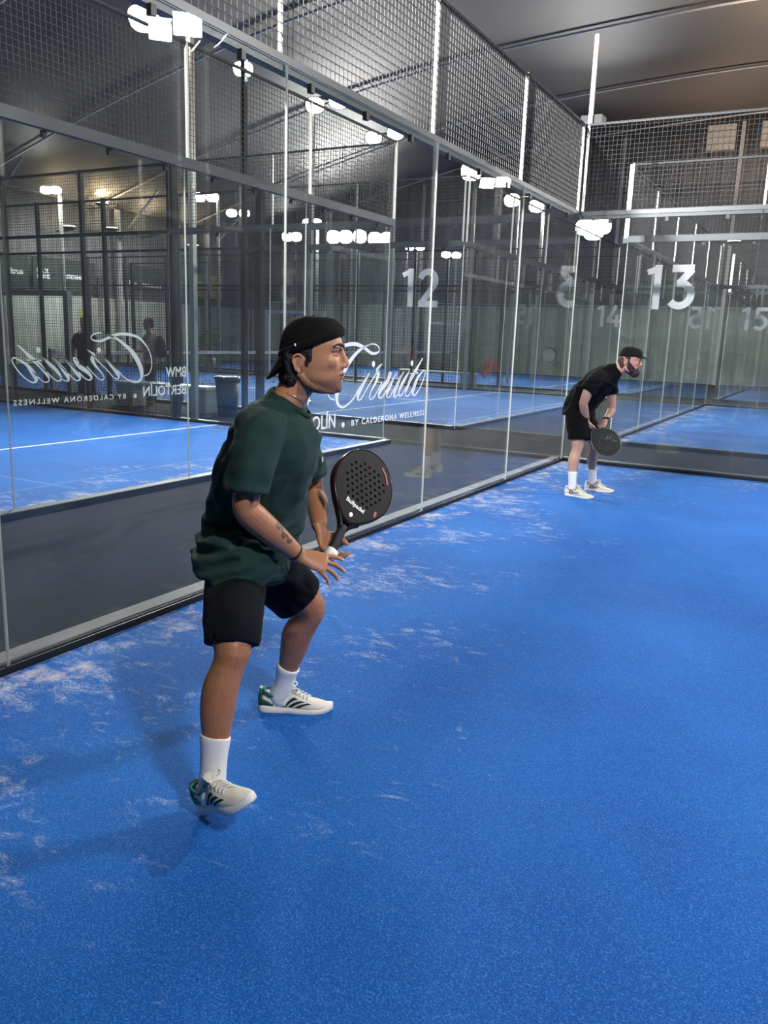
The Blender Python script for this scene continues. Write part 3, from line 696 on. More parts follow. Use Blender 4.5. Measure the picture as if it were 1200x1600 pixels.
banner2(20.0, 21.9, 2.95, 4.0, mat('yellow_board', (0.62, 0.50, 0.14), 0.6, var=0.1), 'yellow board on the wall behind the tall seam', [('ocio', 0.2, 3.6, 0.2)])
T = thing('warning_sign', 'small yellow-green sign on the wall beside the man with the backpack', 'sign', (WX + 0.125, 13.25, 0), HP)
b = new_bm(); box(b, 0, 0.55, 0, 0.02, 1.45, 2.05); put('plate', b, mat('sign_green', (0.45, 0.55, 0.10), 0.5), T)
b = new_bm(); ell(b, (0.27, -0.005, 1.78), (0.08, 0.004, 0.1)); put('pictogram', b, mat('sign_dark', (0.08, 0.09, 0.03), 0.6), T)
# ---- hose reel
T = thing('hose_reel', 'grey wall hose reel with a coiled hose left of the standing player', 'hose reel', (-8.45, GY - 0.16, 0.9))
b = new_bm(); tube(b, [(0.38 * math.cos(a * PI / 12), -0.12, 0.38 * math.sin(a * PI / 12), 0.05) for a in range(24)], n=8, closed=True, ref=(0, 1, 0)); put('reel_disc', b, mat('reel_grey', (0.9, 0.9, 0.88), 0.4), T)
b = new_bm(); tube(b, [(0, 0, 0, 0.30), (0, -0.3, 0, 0.30)], n=20, ref=(1, 0, 0)); put('drum', b, mat('hose_drum', (0.85, 0.85, 0.80), 0.5), T)
b = new_bm()
for k in range(5): tube(b, [((0.32) * math.cos(a * PI / 10), -0.05 - k * 0.05, 0.32 * math.sin(a * PI / 10), 0.02) for a in range(20)], n=6, closed=True, ref=(0, 1, 0))
put('hose', b, mat('hose', (0.10, 0.10, 0.10), 0.5), T)
# ---- red jacket on the fence
b = new_bm(); ell(b, (0, 0, 0.05), (0.20, 0.05, 0.18)); ell(b, (-0.17, 0, -0.1), (0.09, 0.05, 0.2)); ell(b, (0.16, 0, -0.02), (0.07, 0.05, 0.12)); box(b, -0.02, 0.02, -0.02, 0.02, 0.15, 0.26)
me = volume(b, 0.02, 3); displace(me, lambda p, n: 0.02 * noise.noise(p * 14))
o = put_mesh('jacket', me, mat('red_cloth', (0.55, 0.07, 0.05), 0.8), None, (-5.95, 12.36, 0.68)); tag(o, 'red jacket hanging on the far mesh wall', 'jacket')
# ---- bushy green plant
b = new_bm()
for i in range(160):
    a, e, r = random.uniform(0, 6.28), random.uniform(-0.4, 1.4), random.uniform(0.25, 0.5)
    c = Vector((r * math.cos(a) * math.cos(e), r * math.sin(a) * math.cos(e), 1.0 + 0.42 * math.sin(e)))
    M3 = Matrix.Rotation(random.uniform(0, 6), 3, 'Z') @ Matrix.Rotation(random.uniform(-1, 1), 3, 'X')
    ell(b, c, (0.10, 0.035, 0.012), M3, 6, 4)
T = thing('potted_plant', 'pale green bushy plant in a pot behind the mesh wall', 'plant', (-18.0, 14.1, 0))
put('foliage', b, mat('leaf', (0.13, 0.24, 0.07), 0.7, var=0.3), T)
b = new_bm(); tube(b, [(0, 0, 0, 0.2), (0, 0, 0.45, 0.26)], n=16); put('pot', b, STONE, T)
b = new_bm(); tube(b, [(0, 0, 0.4, 0.03), (0, 0, 1.0, 0.02)], n=8); put('stem', b, mat('bark', (0.12, 0.08, 0.05), 0.8), T)
#PEOPLE#
# ================================================================== PEOPLE
SKIN = vmat('skin', 0.48, 0.12, 0.1, 300)
def V(*a): return Vector(a)
def lerp(a, b, t): return a + (b - a) * t
def cloth(name, col, rough=0.8, sheen=0.2, weave=900):
    m = mat(name, col, rough, spec=0.12, var=0.10, scale=5, bump=0.25, bscale=weave); m.node_tree.nodes['Principled BSDF'].inputs['Sheen Weight'].default_value = sheen
    return m

def head_shapes(b, M, cut=True, beardy=False):
    """head in its own frame: x forward, y left, z up, origin between the ears"""
    R = Matrix(M.to_3x3())
    def P(x, y, z): return M @ V(x, y, z)
    # skull and face, stacked rings  z, front x, back x, half width, y-exponent
    rows = [(-0.094, 0.118, 0.060, 0.016), (-0.088, 0.134, 0.035, 0.030), (-0.076, 0.143, 0.015, 0.043), (-0.062, 0.143, -0.005, 0.052), (-0.048, 0.142, -0.020, 0.058),
            (-0.034, 0.144, -0.035, 0.061), (-0.018, 0.144, -0.046, 0.064), (0.0, 0.141, -0.054, 0.067), (0.020, 0.138, -0.060, 0.070), (0.038, 0.133, -0.062, 0.072),
            (0.052, 0.137, -0.061, 0.073), (0.068, 0.143, -0.057, 0.073), (0.085, 0.139, -0.048, 0.070), (0.105, 0.128, -0.033, 0.063), (0.125, 0.105, -0.008, 0.049), (0.138, 0.080, 0.018, 0.028)]
    n = 44; rings = []
    for z, f, bk, w in rows:
        ring = []
        cx = (f + bk) / 2 if z > -0.03 else (f + bk) / 2 - 0.0
        for j in range(n):
            a = 2 * PI * j / n; ca, sa = math.cos(a), math.sin(a)
            hx = (f - bk) / 2
            e = 0.86 if ca > 0 else 0.9
            x = cx + hx * math.copysign(abs(ca) ** e, ca); y = w * math.copysign(abs(sa) ** 0.92, sa)
            if ca > 0 and z < 0.0: y *= 1 - 0.10 * ca
            # eye sockets, cheeks
            for s in (-1, 1):
                d = ((x - 0.125) / 0.030) ** 2 + ((y - s * 0.031) / 0.020) ** 2 + ((z - 0.042) / 0.015) ** 2
                x -= 0.016 * math.exp(-d)
                d = ((x - 0.10) / 0.04) ** 2 + ((y - s * 0.050) / 0.02) ** 2 + ((z + 0.022) / 0.02) ** 2
                y -= s * 0.006 * math.exp(-d)
            ring.append(b.verts.new(P(x, y, z)))
        rings.append(ring)
    for r0, r1 in zip(rings, rings[1:]):
        for j in range(n): b.faces.new((r0[j], r0[(j + 1) % n], r1[(j + 1) % n], r1[j]))
    b.faces.new(rings[0][::-1]); b.faces.new(rings[-1])
    def T(rowsx, ref=(0, 1, 0), nn=14, k=3):
        tube(b, [(*P(*r[:3]), *r[3:]) for r in rowsx], ref=R @ V(*ref), n=nn, k=k)
    # nose
    T([(0.130, 0, 0.060, .007, .008), (0.139, 0, 0.046, .007, .009), (0.146, 0, 0.030, .008, .010), (0.153, 0, 0.014, .010, .011), (0.157, 0, 0.004, .010, .009), (0.150, 0, -0.006, .007, .006)])
    for s in (-1, 1):
        ell(b, P(0.146, s * 0.0125, -0.001), (0.011, 0.0065, 0.008), R)
        ell(b, P(0.124, s * 0.030, 0.062), (0.015, 0.024, 0.006), R)      # brow ridge
        ell(b, P(0.092, s * 0.040, 0.012), (0.040, 0.0185, 0.026), R)      # cheekbone
        ell(b, P(0.119, s * 0.031, 0.0495), (0.0155, 0.0175, 0.0075), R)   # upper lid
        ell(b, P(0.117, s * 0.031, 0.036), (0.0145, 0.0165, 0.0055), R)   # lower lid
        T([(0.012, s * 0.054, -0.030, .011, .014), (0.030, s * 0.050, -0.056, .011, .014), (0.075, s * 0.038, -0.076, .012, .013), (0.118, s * 0.018, -0.084, .012, .012)])
        # ear: rim, lobe, bowl
        ear = [(0.014, 0.071, -0.016), (0.002, 0.074, -0.020), (-0.006, 0.078, -0.004), (-0.011, 0.082, 0.014), (-0.006, 0.083, 0.029), (0.008, 0.080, 0.034), (0.018, 0.075, 0.026), (0.018, 0.071, 0.012)]
        T([(x, s * y, z, 0.0042) for x, y, z in ear], nn=8)
        ell(b, P(0.004, s * 0.071, 0.008), (0.016, 0.006, 0.024), R)
        ell(b, P(0.008, s * 0.074, -0.018), (0.008, 0.004, 0.008), R)
    # lips and chin
    ell(b, P(0.141, 0, -0.026), (0.0135, 0.024, 0.0052), R); ell(b, P(0.139, 0, -0.040), (0.013, 0.020, 0.0060), R)
    ell(b, P(0.130, 0, -0.077), (0.015, 0.020, 0.013), R)
    ell(b, P(0.138, 0, -0.014), (0.009, 0.016, 0.010), R)

def hand_shapes(b, W_, pd, pn, side, fingers, thumb, plen=0.085, pw=0.042, th=0.013, M=None):
    """W_: wrist point, pd: palm direction, pn: palm normal (back of the hand), side: towards the thumb.
    fingers: list of (spread, curls) index..little ; curls in degrees about the knuckle line towards the palm"""
    pd = pd.normalized(); pn = (pn - pd * pn.dot(pd)).normalized(); sd = (side - pd * side.dot(pd)); sd = (sd - pn * sd.dot(pn)).normalized()
    R = Matrix((sd, pd, pn)).transposed()
    tube(b, [(*(W_ - pd * 0.02), 0.027, 0.019), (*(W_ + pd * 0.012), 0.028, 0.018), (*(W_ + pd * 0.045), pw * .92, 0.016), (*(W_ + pd * plen), pw, th), (*(W_ + pd * (plen + 0.010)), pw * .9, th * .75)], ref=sd, n=20, k=3)
    lens = [(0.040, 0.024, 0.019), (0.044, 0.028, 0.020), (0.041, 0.026, 0.019), (0.032, 0.020, 0.017)]
    tips = []
    for i, ((spread, curls), ln) in enumerate(zip(fingers, lens)):
        base = W_ + pd * (plen - 0.004 - 0.006 * abs(i - 1)) + sd * (pw * (0.74 - 0.5 * i))
        a = math.radians(spread); d = (pd * math.cos(a) + sd * math.sin(a)).normalized()
        r = [0.0092, 0.0088, 0.0080, 0.0070] if i < 3 else [0.0080, 0.0075, 0.0068, 0.0060]
        rows = [(*(base - d * 0.02), r[0]), (*base, r[0])]; c = base.copy(); ang = 0
        for k, (l, cu) in enumerate(zip(ln, curls)):
            ang += math.radians(cu); dd = d * math.cos(ang) - pn * math.sin(ang)
            mid = c + dd * l * 0.5; rows.append((*mid, (r[k] + r[k + 1]) / 2 * 0.96)); c = c + dd * l; rows.append((*c, r[k + 1]))
        rows.append((*(c + dd * 0.004), r[3] * 0.7))
        tube(b, rows, ref=sd, n=12, k=2); tips.append((c, dd, pn, r[3]))
    tb = W_ + pd * 0.025 + sd * 0.022; rows = [(*tb, 0.015, 0.013)]; c = tb
    for d, l, r in thumb:
        d = (sd * d[0] + pd * d[1] + pn * d[2]).normalized(); c = c + d * l; rows.append((*c, r, r * 0.92))
    rows.append((*(c + d * 0.005), rows[-1][3] * .7, rows[-1][4] * .7))
    tube(b, rows, ref=pn, n=12, k=3)
    return tips

def shoe(parent, heel, fwd, up, side, style, L_=0.295, label=None):
    """built heel-to-toe along local x, z up"""
    x = fwd.normalized(); z = (up - x * up.dot(x)).normalized(); y = z.cross(x)
    M = Matrix((x, y, z)).transposed().to_4x4(); M.translation = heel
    T = bpy.data.objects.new('shoe', None); COL.objects.link(T); T.parent = parent; T.matrix_local = M
    if label: T['label'] = label
    # outline half widths along the length: (x, left, right)
    s = side
    OUT = [(0.0, .012, .012), (0.008, .026, .026), (0.03, .034, .034), (0.07, .035, .036), (0.12, .034, .039), (0.17, .043, .044), (0.21, .048, .046), (0.245, .043, .041), (0.275, .030, .028), (0.29, .016, .012), (0.295, .003, .003)]
    OUT = spline([list(o) for o in OUT], 3)
    b = new_bm(); rings = []
    for xx, l, r in OUT:
        if s < 0: l, r = r, l
        t = xx / 0.295
        z0 = 0.0 + 0.016 * max(0, (t - 0.72) / 0.28) ** 2 + 0.008 * max(0, (0.10 - t) / 0.10) ** 2 + (0.006 * math.exp(-((t - 0.40) / 0.07) ** 2))
        zt = 0.034 + 0.010 * max(0, (0.25 - t) / 0.25) - 0.006 * t + 0.014 * max(0, (t - 0.8) / 0.2) ** 2
        fl = 1.0
        ring = [b.verts.new((xx * 1.0, l * a_, z_)) for a_, z_ in ((1.02, z0 + 0.004), (1.06, z0 + 0.014), (0.98, zt))]
        ring += [b.verts.new((xx, -r * a_, z_)) for a_, z_ in ((0.98, zt), (1.06, z0 + 0.014), (1.02, z0 + 0.004))]
        ring += [b.verts.new((xx, -r * .8, z0)), b.verts.new((xx, l * .8, z0))]
        rings.append(ring)
    for r0, r1 in zip(rings, rings[1:]):
        for j in range(8):
            f = b.faces.new((r0[j], r0[(j + 1) % 8], r1[(j + 1) % 8], r1[j])); f.smooth = True
            if j in (6,) or (j in (5, 7)): f.material_index = 1
    b.faces.new(rings[0]); b.faces.new(rings[-1][::-1])
    put('sole', b, [style['sole'], style['outsole']], T, label='white sole')
    # upper: stations x, half width, z top, shape
    UP = [(0.008, .022, .060), (0.018, .029, .088), (0.045, .034, .088), (0.080, .034, .076), (0.110, .035, .088), (0.130, .037, .096), (0.155, .041, .083), (0.180, .043, .069), (0.21, .044, .056), (0.245, .039, .047), (0.27, .029, .040), (0.288, .014, .032)]
    b = new_bm(); rings = []
    UPs = spline([list(u) for u in UP], 3)
    for xx, w, zt in UPs:
        zb = 0.028; ring = []
        for j in range(17):
            a = PI * j / 16; ca, sa = math.cos(a), math.sin(a)
            yy = w * math.copysign(abs(ca) ** 0.75, ca) * (1 - 0.30 * max(0, sa - 0.3) * (1 if xx < 0.15 else 0.3)); zz = zb + (zt - zb) * abs(sa) ** 0.80
            ring.append(b.verts.new((xx, yy, zz)))
        rings.append(ring)
    for r0, r1 in zip(rings, rings[1:]):
        for j in range(16): f = b.faces.new((r0[j], r0[j + 1], r1[j + 1], r1[j])); f.smooth = True
        b.faces.new((r0[16], r0[0], r1[0], r1[16]))
    b.faces.new(rings[0]); b.faces.new(rings[-1][::-1])
    me_b = put('upper', b, style['upper'], T)
    def surf(xx, t):   # point on the outer side of the upper, t 0 bottom..1 top
        w = zt = None
        for a, c in zip(UPs, UPs[1:]):
            if a[0] <= xx <= c[0]:
                k = (xx - a[0]) / (c[0] - a[0]); w = lerp(a[1], c[1], k); zt = lerp(a[2], c[2], k); break
        if w is None: w, zt = UPs[-1][1], UPs[-1][2]
        sa = min(1, t); ca = math.sqrt(max(0, 1 - sa * sa))
        return w * ca ** 0.75 * (1 - 0.30 * max(0, sa - 0.3) * (1 if xx < 0.15 else 0.3)), 0.028 + (zt - 0.028) * sa ** 0.80
    # stripes on both sides
    if style.get('stripe'):
        b = new_bm()
        for sgn in (-1, 1):
            for k in range(3):
                b = new_bm()
                x0 = 0.092 + k * 0.027; prev = None
                for q in range(9):
                    t = 0.08 + 0.60 * q / 8; xa = x0 + 0.050 * q / 8
                    y0, z0 = surf(xa, t); y1, z1 = surf(xa + 0.016, t)
                    cur = [b.verts.new((xa, sgn * (y0 + 0.0014), z0)), b.verts.new((xa + 0.016, sgn * (y1 + 0.0014), z1))]
                    if prev: b.faces.new((prev[0], prev[1], cur[1], cur[0]))
                    prev = cur
                bmesh.ops.solidify(b, geom=b.faces[:], thickness=0.001)
                put('side_stripe', b, style['stripe'], T, label='dark green slanted stripe')
    # collar, heel counter
    b = new_bm()
    col_ = [(0.018, 0, .098), (0.026, .026, .094), (0.050, .034, .083), (0.080, .0345, .074), (0.108, .032, .083), (0.124, .022, .100), (0.130, 0, .106)]
    ringp = [(x_, y_, z_, 0.0055) for x_, y_, z_ in col_] + [(x_, -y_, z_, 0.0055) for x_, y_, z_ in col_[-2:0:-1]]
    tube(b, ringp, ref=(0, 0, 1), n=8, closed=True); put('collar', b, style['collar'], T)
    b = new_bm()
    for a_, c_ in ((0.0, 0.058),):
        tube(b, [(0.006, 0, .040, .030, .009), (0.006, 0, .062, .028, .010), (0.010, 0, .084, .024, .009), (0.010, 0, .104, .014, .006)], ref=(0, 1, 0), n=16, k=3, e=0.85)
        for sg in (-1, 1): tube(b, [(0.010, sg * .024, .050, .016, .007), (0.036, sg * .0325, .048, .010, .004), (0.060, sg * .034, .042, .003, .003)], ref=(0, 0, 1), n=10, k=3)
    put('heel_counter', b, style['heel'], T)
    # tongue and laces
    b = new_bm(); tube(b, [(0.165, 0, .076, .020, .004), (0.142, 0, .094, .022, .005), (0.130, 0, .112, .022, .005), (0.126, 0, .126, .018, .004)], ref=(0, 1, 0), n=12, k=3)
    put('tongue', b, style['tongue'], T)
    b = new_bm()
    for k in range(5):
        xx = 0.136 + k * 0.014; zz = 0.1015 - k * 0.0075 - (0.0 if k else 0.002)
        tube(b, [(xx, -.024, zz - .012, .0028), (xx + .004, -.008, zz, .0030), (xx + .010, .008, zz - .003, .0030), (xx + 0.014, .024, zz - .018, .0028)], ref=(0, 0, 1), n=6, k=3)
    tube(b, [(0.112, 0, .112, .003), (0.125, .020, .122, .003), (0.150, .028, .112, .003), (0.140, .016, .102, .003), (0.118, .002, .108, .003)], ref=(0, 0, 1), n=6, k=4)
    tube(b, [(0.112, 0, .112, .003), (0.128, -.022, .120, .003), (0.156, -.028, .108, .003), (0.142, -.014, .100, .003), (0.118, -.002, .108, .003)], ref=(0, 0, 1), n=6, k=4)
    put('laces', b, style['laces'], T)
    return T

def fold_fn(amp, freq, stretch, seed=0.0, ridg=1.0):
    def f(p, n):
        q = V(p.x * stretch[0] * freq + seed, p.y * stretch[1] * freq, p.z * stretch[2] * freq)
        v = noise.noise(q + V(0, 0, 3) * noise.noise(q * 0.4))
        v = 1 - 2 * abs(v) if ridg else v
        return amp * (v - 0.5) + amp * 0.4 * noise.noise(q * 2.3)
    return f

def make_racket(T, M, face_mat, edge_mat, holes=True, text=None, logo=True, butt='white'):
    """racket frame: local x along width, y = face normal, z from the butt to the tip (0..0.455)"""
    Hc, Rw, Rh = 0.305, 0.128, 0.150
    def outline(k=1.0, n=72):
        pts = []
        for i in range(n):
            a = 2 * PI * i / n; x = math.sin(a); z = math.cos(a)
            w = Rw * k * (1 - 0.16 * max(0, -z) ** 2); 
            zz = Hc + (Rh * k * z if z > 0 else (Rh + 0.020) * k * z); xx = w * x * (1 if z > 0 else (1 - 0.30 * (-z) ** 2.2))
            pts.append((xx, zz))
        return pts
    def slab(y0, y1, k0, k1):
        b = new_bm(); a_ = outline(k0); c_ = outline(k1); n = len(a_)
        rows = [[b.verts.new((x, y, z)) for x, z in P] for P, y in ((c_, y0), (a_, y0 + 0.005), (a_, y1 - 0.005), (c_, y1))]
        for r0, r1 in zip(rows, rows[1:]):
            for j in range(n): b.faces.new((r0[j], r0[(j + 1) % n], r1[(j + 1) % n], r1[j]))
        b.faces.new(rows[0][::-1]); b.faces.new(rows[-1]); bmesh.ops.recalc_face_normals(b, faces=b.faces); return b
    def tomesh(b):
        me = bpy.data.meshes.new('t'); b.to_mesh(me); b.free(); return me
    body = tomesh(slab(-0.017, 0.017, 1.0, 0.975))
    if holes:
        cb = new_bm()
        for r in range(9):
            for c in range(9):
                x = (c - 4) * 0.0235 + (0.01175 if r % 2 else 0); z = Hc + 0.018 + (r - 4) * 0.0215
                if (x / 0.088) ** 2 + ((z - Hc - 0.008) / 0.092) ** 2 > 1: continue
                tube(cb, [(x, -0.03, z, 0.0058), (x, 0.03, z, 0.0058)], ref=(1, 0, 0), n=10)
        bmesh.ops.recalc_face_normals(cb, faces=cb.faces)
        # open throat triangle between head and handle
        cm = tomesh(cb)
        o1 = bpy.data.objects.new('o1', body); o2 = bpy.data.objects.new('o2', cm); COL.objects.link(o1); COL.objects.link(o2)
        md = o1.modifiers.new('b', 'BOOLEAN'); md.object = o2; md.operation = 'DIFFERENCE'; md.solver = 'EXACT'
        dg = bpy.context.evaluated_depsgraph_get(); body = bpy.data.meshes.new_from_object(o1.evaluated_get(dg))
        bpy.data.objects.remove(o1); bpy.data.objects.remove(o2)
    put_mesh('racket_head', body, face_mat, T).matrix_local = M
    b = new_bm(); out = outline(1.0)
    tube(b, [(x * 1.005, 0, Hc + (z - Hc) * 1.005, 0.0175, 0.0035) for x, z in out], ref=(0, 1, 0), n=10, closed=True)
    put('frame_edge', b, edge_mat, T, label='glossy dark red-black frame edge').matrix_local = M
    for s in (-1, 1):
        b = new_bm(); tube(b, [(s * 0.048, 0, 0.160, .010, .015), (s * 0.022, 0, 0.130, .009, .014), (s * 0.010, 0, 0.105, .009, .013)], ref=(1, 0, 0), n=10, k=3)
        put('throat', b, face_mat, T).matrix_local = M
    b = new_bm(); tube(b, [(0, 0, 0.008, .0165, .0155), (0, 0, 0.012, .0175, .0165), (0, 0, 0.10, .0165, .0155), (0, 0, 0.120, .016, .014)], ref=(1, 0, 0), n=16, e=0.8)
    put('grip', b, mat('grip_black', (0.01, 0.01, 0.011), 0.6, bump=0.4, bscale=300), T).matrix_local = M
    b = new_bm(); tube(b, [(0, 0, -0.028, .015, .014), (0, 0, -0.025, .0225, .0215), (0, 0, 0.010, .0225, .0215), (0, 0, 0.013, .018, .017)], ref=(1, 0, 0), n=20, e=0.62)
    put('butt_cap', b, WHITE if butt == 'white' else BLACK, T, label='white square butt cap' if butt == 'white' else None).matrix_local = M
    if text:
        me = text_mesh(text, 0.024, 0.0012, 0.0006, 'CENTER'); me.transform(Matrix.Translation((0, -0.0178, 0.205)))
        put_mesh('printed_name', me, LETTER, T).matrix_local = M
        b = new_bm(); ell(b, (0.0, -0.0175, 0.168), (0.008, 0.001, 0.010)); put('emblem', b, LETTER, T).matrix_local = M
        b = new_bm(); ribbon(b, [(0.035, 0.425, 0.007), (0.062, 0.408, 0.007), (0.085, 0.378, 0.007)], 0.001); me_ = put('red_mark', b, mat('red_print', (0.45, 0.12, 0.12), 0.4), T)
        me_.matrix_local = M @ Matrix.Translation((0, -0.0185, 0))
        b = new_bm(); ell(b, (0.088, -0.0175, 0.235), (0.006, 0.001, 0.013)); put('red_tab', b, mat('red_print', (0.45, 0.12, 0.12), 0.4), T).matrix_local = M

def basis(origin, X_, Y_, Z_):
    M = Matrix((X_, Y_, Z_)).transposed().to_4x4(); M.translation = origin; return M

# ---------------------------------------------------------------- player in green
FV = V(.8743, .4853, 0); RZ1 = math.atan2(.4853, .8743)
def loc1(F, s):   # the stance plane
    return FV * F + V(.4853, -.8743, 0) * (7.65 + s)
root = loc1(-2.75, 0.0)
P1 = thing('person', 'man in a dark green T-shirt, black shorts and backward black cap leaning forward', 'person', root, RZ1)
S1 = [(0.58, 0.33, 0.215), (0.36, 0.16, 0.105)]
HM = Matrix.Translation((0.160, 0.12, 1.385)) @ Matrix.Rotation(-0.05, 4, 'Z')
b = new_bm()
# trunk (under the shirt)
tube(b, [(-.04, .15, .66, .145, .11), (-.03, .15, .74, .150, .12), (.0, .145, .86, .145, .115), (.04, .135, 1.0, .155, .12), (.075, .125, 1.12, .160, .115), (.095, .12, 1.20, .13, .085), (.115, .12, 1.25, .07, .058), (.150, .12, 1.31, .056, .056), (.175, .12, 1.355, .052, .056)], n=28, k=3)
# legs: right (towards the viewer), left
tube(b, [(-.04, .10, .78, .075), (-.042, .05, .72, .078), (-.03, -.08, .645, .078), (-.01, -.215, .565, .066), (.002, -.268, .52, .057), (-.008, -.285, .475, .050), (-.028, -.305, .41, .056), (-.035, -.325, .34, .053), (-.038, -.343, .25, .040), (-.042, -.355, .17, .034), (-.042, -.36, .13, .034)], n=22, k=3)
tube(b, [(-.05, .22, .78, .10), (-.02, .235, .72, .098), (.09, .27, .60, .085), (.165, .293, .515, .067), (.195, .302, .468, .056), (.180, .312, .42, .052), (.145, .328, .36, .059), (.128, .345, .29, .053), (.108, .362, .21, .040), (.092, .374, .14, .032)], n=22, k=3)
ell(b, (.030, -.270, .515), (.030, .035, .038)); ell(b, (.222, .302, .475), (.030, .036, .038))
# arms
tube(b, [(.06, .02, 1.19, .055), (.045, -.06, 1.165, .056), (.035, -.10, 1.06, .050), (.024, -.128, .98, .044), (.020, -.130, .945, .041), (.045, -.118, .91, .046), (.095, -.085, .855, .042), (.145, -.045, .80, .033), (.178, -.020, .764, .026)], n=18, k=3)
tube(b, [(.11, .26, 1.17, .055), (.14, .33, 1.13, .055), (.17, .39, 1.0, .048), (.190, .415, .89, .040), (.205, .37, .865, .044), (.220, .28, .835, .036), (.230, .205, .810, .027)], n=18, k=3)
head_shapes(b, HM)
# right hand: palm down, fingers fanned forward and down
tipsR = hand_shapes(b, V(.180, -.018, .762), V(.085, .012, -.028), V(.20, -.62, .70), V(.25, .5, .75),
            [(16, (8, 12, 8)), (3, (10, 16, 10)), (-9, (12, 18, 12)), (-24, (14, 20, 12))],
            [((0.45, 0.75, -0.60), .040, .0125), ((0.15, 0.95, -0.50), .030, .0105), ((0.0, 1.0, -0.35), .024, .0085)], plen=0.088, pw=0.040)
# left hand: open palm under the handle, thumb in front
tipsL = hand_shapes(b, V(.232, .200, .805), V(.035, -.035, -.075), V(-.75, .45, -.42), V(.80, .25, .45),
            [(12, (22, 38, 24)), (4, (24, 42, 26)), (-4, (26, 44, 28)), (-14, (26, 44, 28))],
            [((0.85, 0.25, -0.25), .036, .0135), ((0.75, 0.75, -0.35), .030, .0115), ((0.35, 0.95, -0.25), .026, .0090)], plen=0.082, pw=0.041)
me = volume(b, 0.0034, 4, 0.5)
HI = HM.inverted()
def g(d, w): return math.exp(-(d / w) ** 2)
tattoos = [((.118, -.104, .880), .013), ((.128, -.094, .868), .010), ((.137, -.098, .852), .011), ((.150, -.086, .846), .008), ((.146, -.083, .830), .010), ((.160, -.076, .828), .006), ((.045, -.165, .975), .010), ((.00, -.165, .985), .009)]
def skin1(p, n):
    base = V(0.42, 0.185, 0.098); base = base * (1 + 0.10 * noise.noise(p * 30))
    q = HI @ p
    if q.z > -0.12 and q.x > -0.12:
        base = V(0.54, 0.262, 0.145) * (1 + 0.05 * noise.noise(p * 40))
        # blush / lips
        lip = g(abs(q.x - 0.146), 0.016) * g(abs(q.y), 0.026) * max(g(q.z + 0.026, 0.005), g(q.z + 0.040, 0.0055))
        base = base.lerp(V(0.36, 0.11, 0.09), min(1, 1.4 * lip))
        mo = g(q.z + 0.033, 0.0032) * g(q.y, 0.030) * (q.x > 0.112); base = base.lerp(V(0.07, 0.02, 0.02), mo)
        # stubble
        st = 0.0
        if q.x > 0.0 and q.z < -0.028: st = min(1, (-0.028 - q.z) / 0.026) * (0.85 if q.z > -0.100 else 0.25)
        if q.x > 0.01 and q.x < 0.11: st = max(st, 0.55 * g(q.z + 0.062, 0.030))
        st = max(st, 0.95 * g(q.z + 0.0165, 0.0065) * g(q.y, 0.030) * (1 if q.x > 0.12 else 0))
        st = max(st, 0.6 * g(q.z + 0.052, 0.004) * g(q.y, 0.010) * (1 if q.x > 0.12 else 0))
        st *= 1 - lip
        st *= 0.8 + 0.5 * noise.noise(p * 260); base = base.lerp(V(0.055, 0.035, 0.028), 0.86 * max(0, min(1, st)))
        nos = g(q.x - 0.149, .006) * max(g(q.y - .007, .004), g(q.y + .007, .004)) * g(q.z + .009, .004); base = base.lerp(V(.06, .02, .02), nos)
        for s in (-1, 1):   # lash lines, then shade painted into the ear hollow
            e = g(q.y - s * .031, .020) * g(q.z - .0465, .0036) * (1 if q.x > .11 else 0); base = base.lerp(V(0.03, 0.02, 0.02), 0.9 * e)
            e = g(q.y - s * .072, .006) * g(q.x - .006, .008) * g(q.z - .006, .012); base = base.lerp(V(0.20, 0.08, 0.06), 0.7 * e)
    elif p.z < 0.6:
        base = V(0.36, 0.155, 0.082) * (1 + 0.12 * noise.noise(p * 25))
        base *= 1 - 0.22 * max(0, noise.noise(V(p.x * 120, p.y * 120, p.z * 40)))
    for (c, r) in tattoos:
        d = (p - V(*c)).length + 0.006 * noise.noise(p * 120)
        if p.y > -0.02: continue
        k = 1 - min(1, max(0, (d - r) / 0.002)); base = base.lerp(V(0.055, 0.040, 0.038), 0.85 * k)
    for c, d, pn, r in tipsR + tipsL:
        k = (p - (c + pn * r * 0.7 - d * 0.003)).length
        if k < 0.0085: base = base.lerp(V(0.72, 0.46, 0.38), 0.8)
        elif k < 0.02: base = base.lerp(V(0.60, 0.30, 0.22), 0.4)
    return base
paint(me, skin1)
body = put_mesh('body', me, SKIN, P1)
BLKCAP = cloth('cap_cloth', (0.007, 0.007, 0.008), 0.8, 0.03)
HAIR = mat('black_hair', (0.008, 0.007, 0.007), 0.45, bump=0.8, bscale=160)
def child(name, me_or_bm, m, par, M=None, label=None):
    o = put_mesh(name, me_or_bm, m, par, label=label) if isinstance(me_or_bm, bpy.types.Mesh) else put(name, me_or_bm, m, par, label=label)
    if M is not None: o.matrix_local = M
    for p in o.data.polygons: p.use_smooth = True
    return o
# eyes
for s in (-1, 1):
    b = new_bm(); ell(b, (0, 0, 0), (0.0118, 0.0118, 0.0118), seg=32, ring=24); bme = bpy.data.meshes.new('eye'); b.to_mesh(bme); b.free()
    def eyec(p, n):
        r = math.hypot(p.y, p.z)
        if p.x > 0 and r < 0.0026: return (0.005, 0.004, 0.004)
        if p.x > 0 and r < 0.0058: return (0.055, 0.025, 0.012)
        return (0.38, 0.34, 0.32)
    paint(bme, eyec); child('eye', bme, vmat('eye_surface', 0.12, 0, 0.0), P1, HM @ Matrix.Translation((0.1195, s * 0.031, 0.043)))
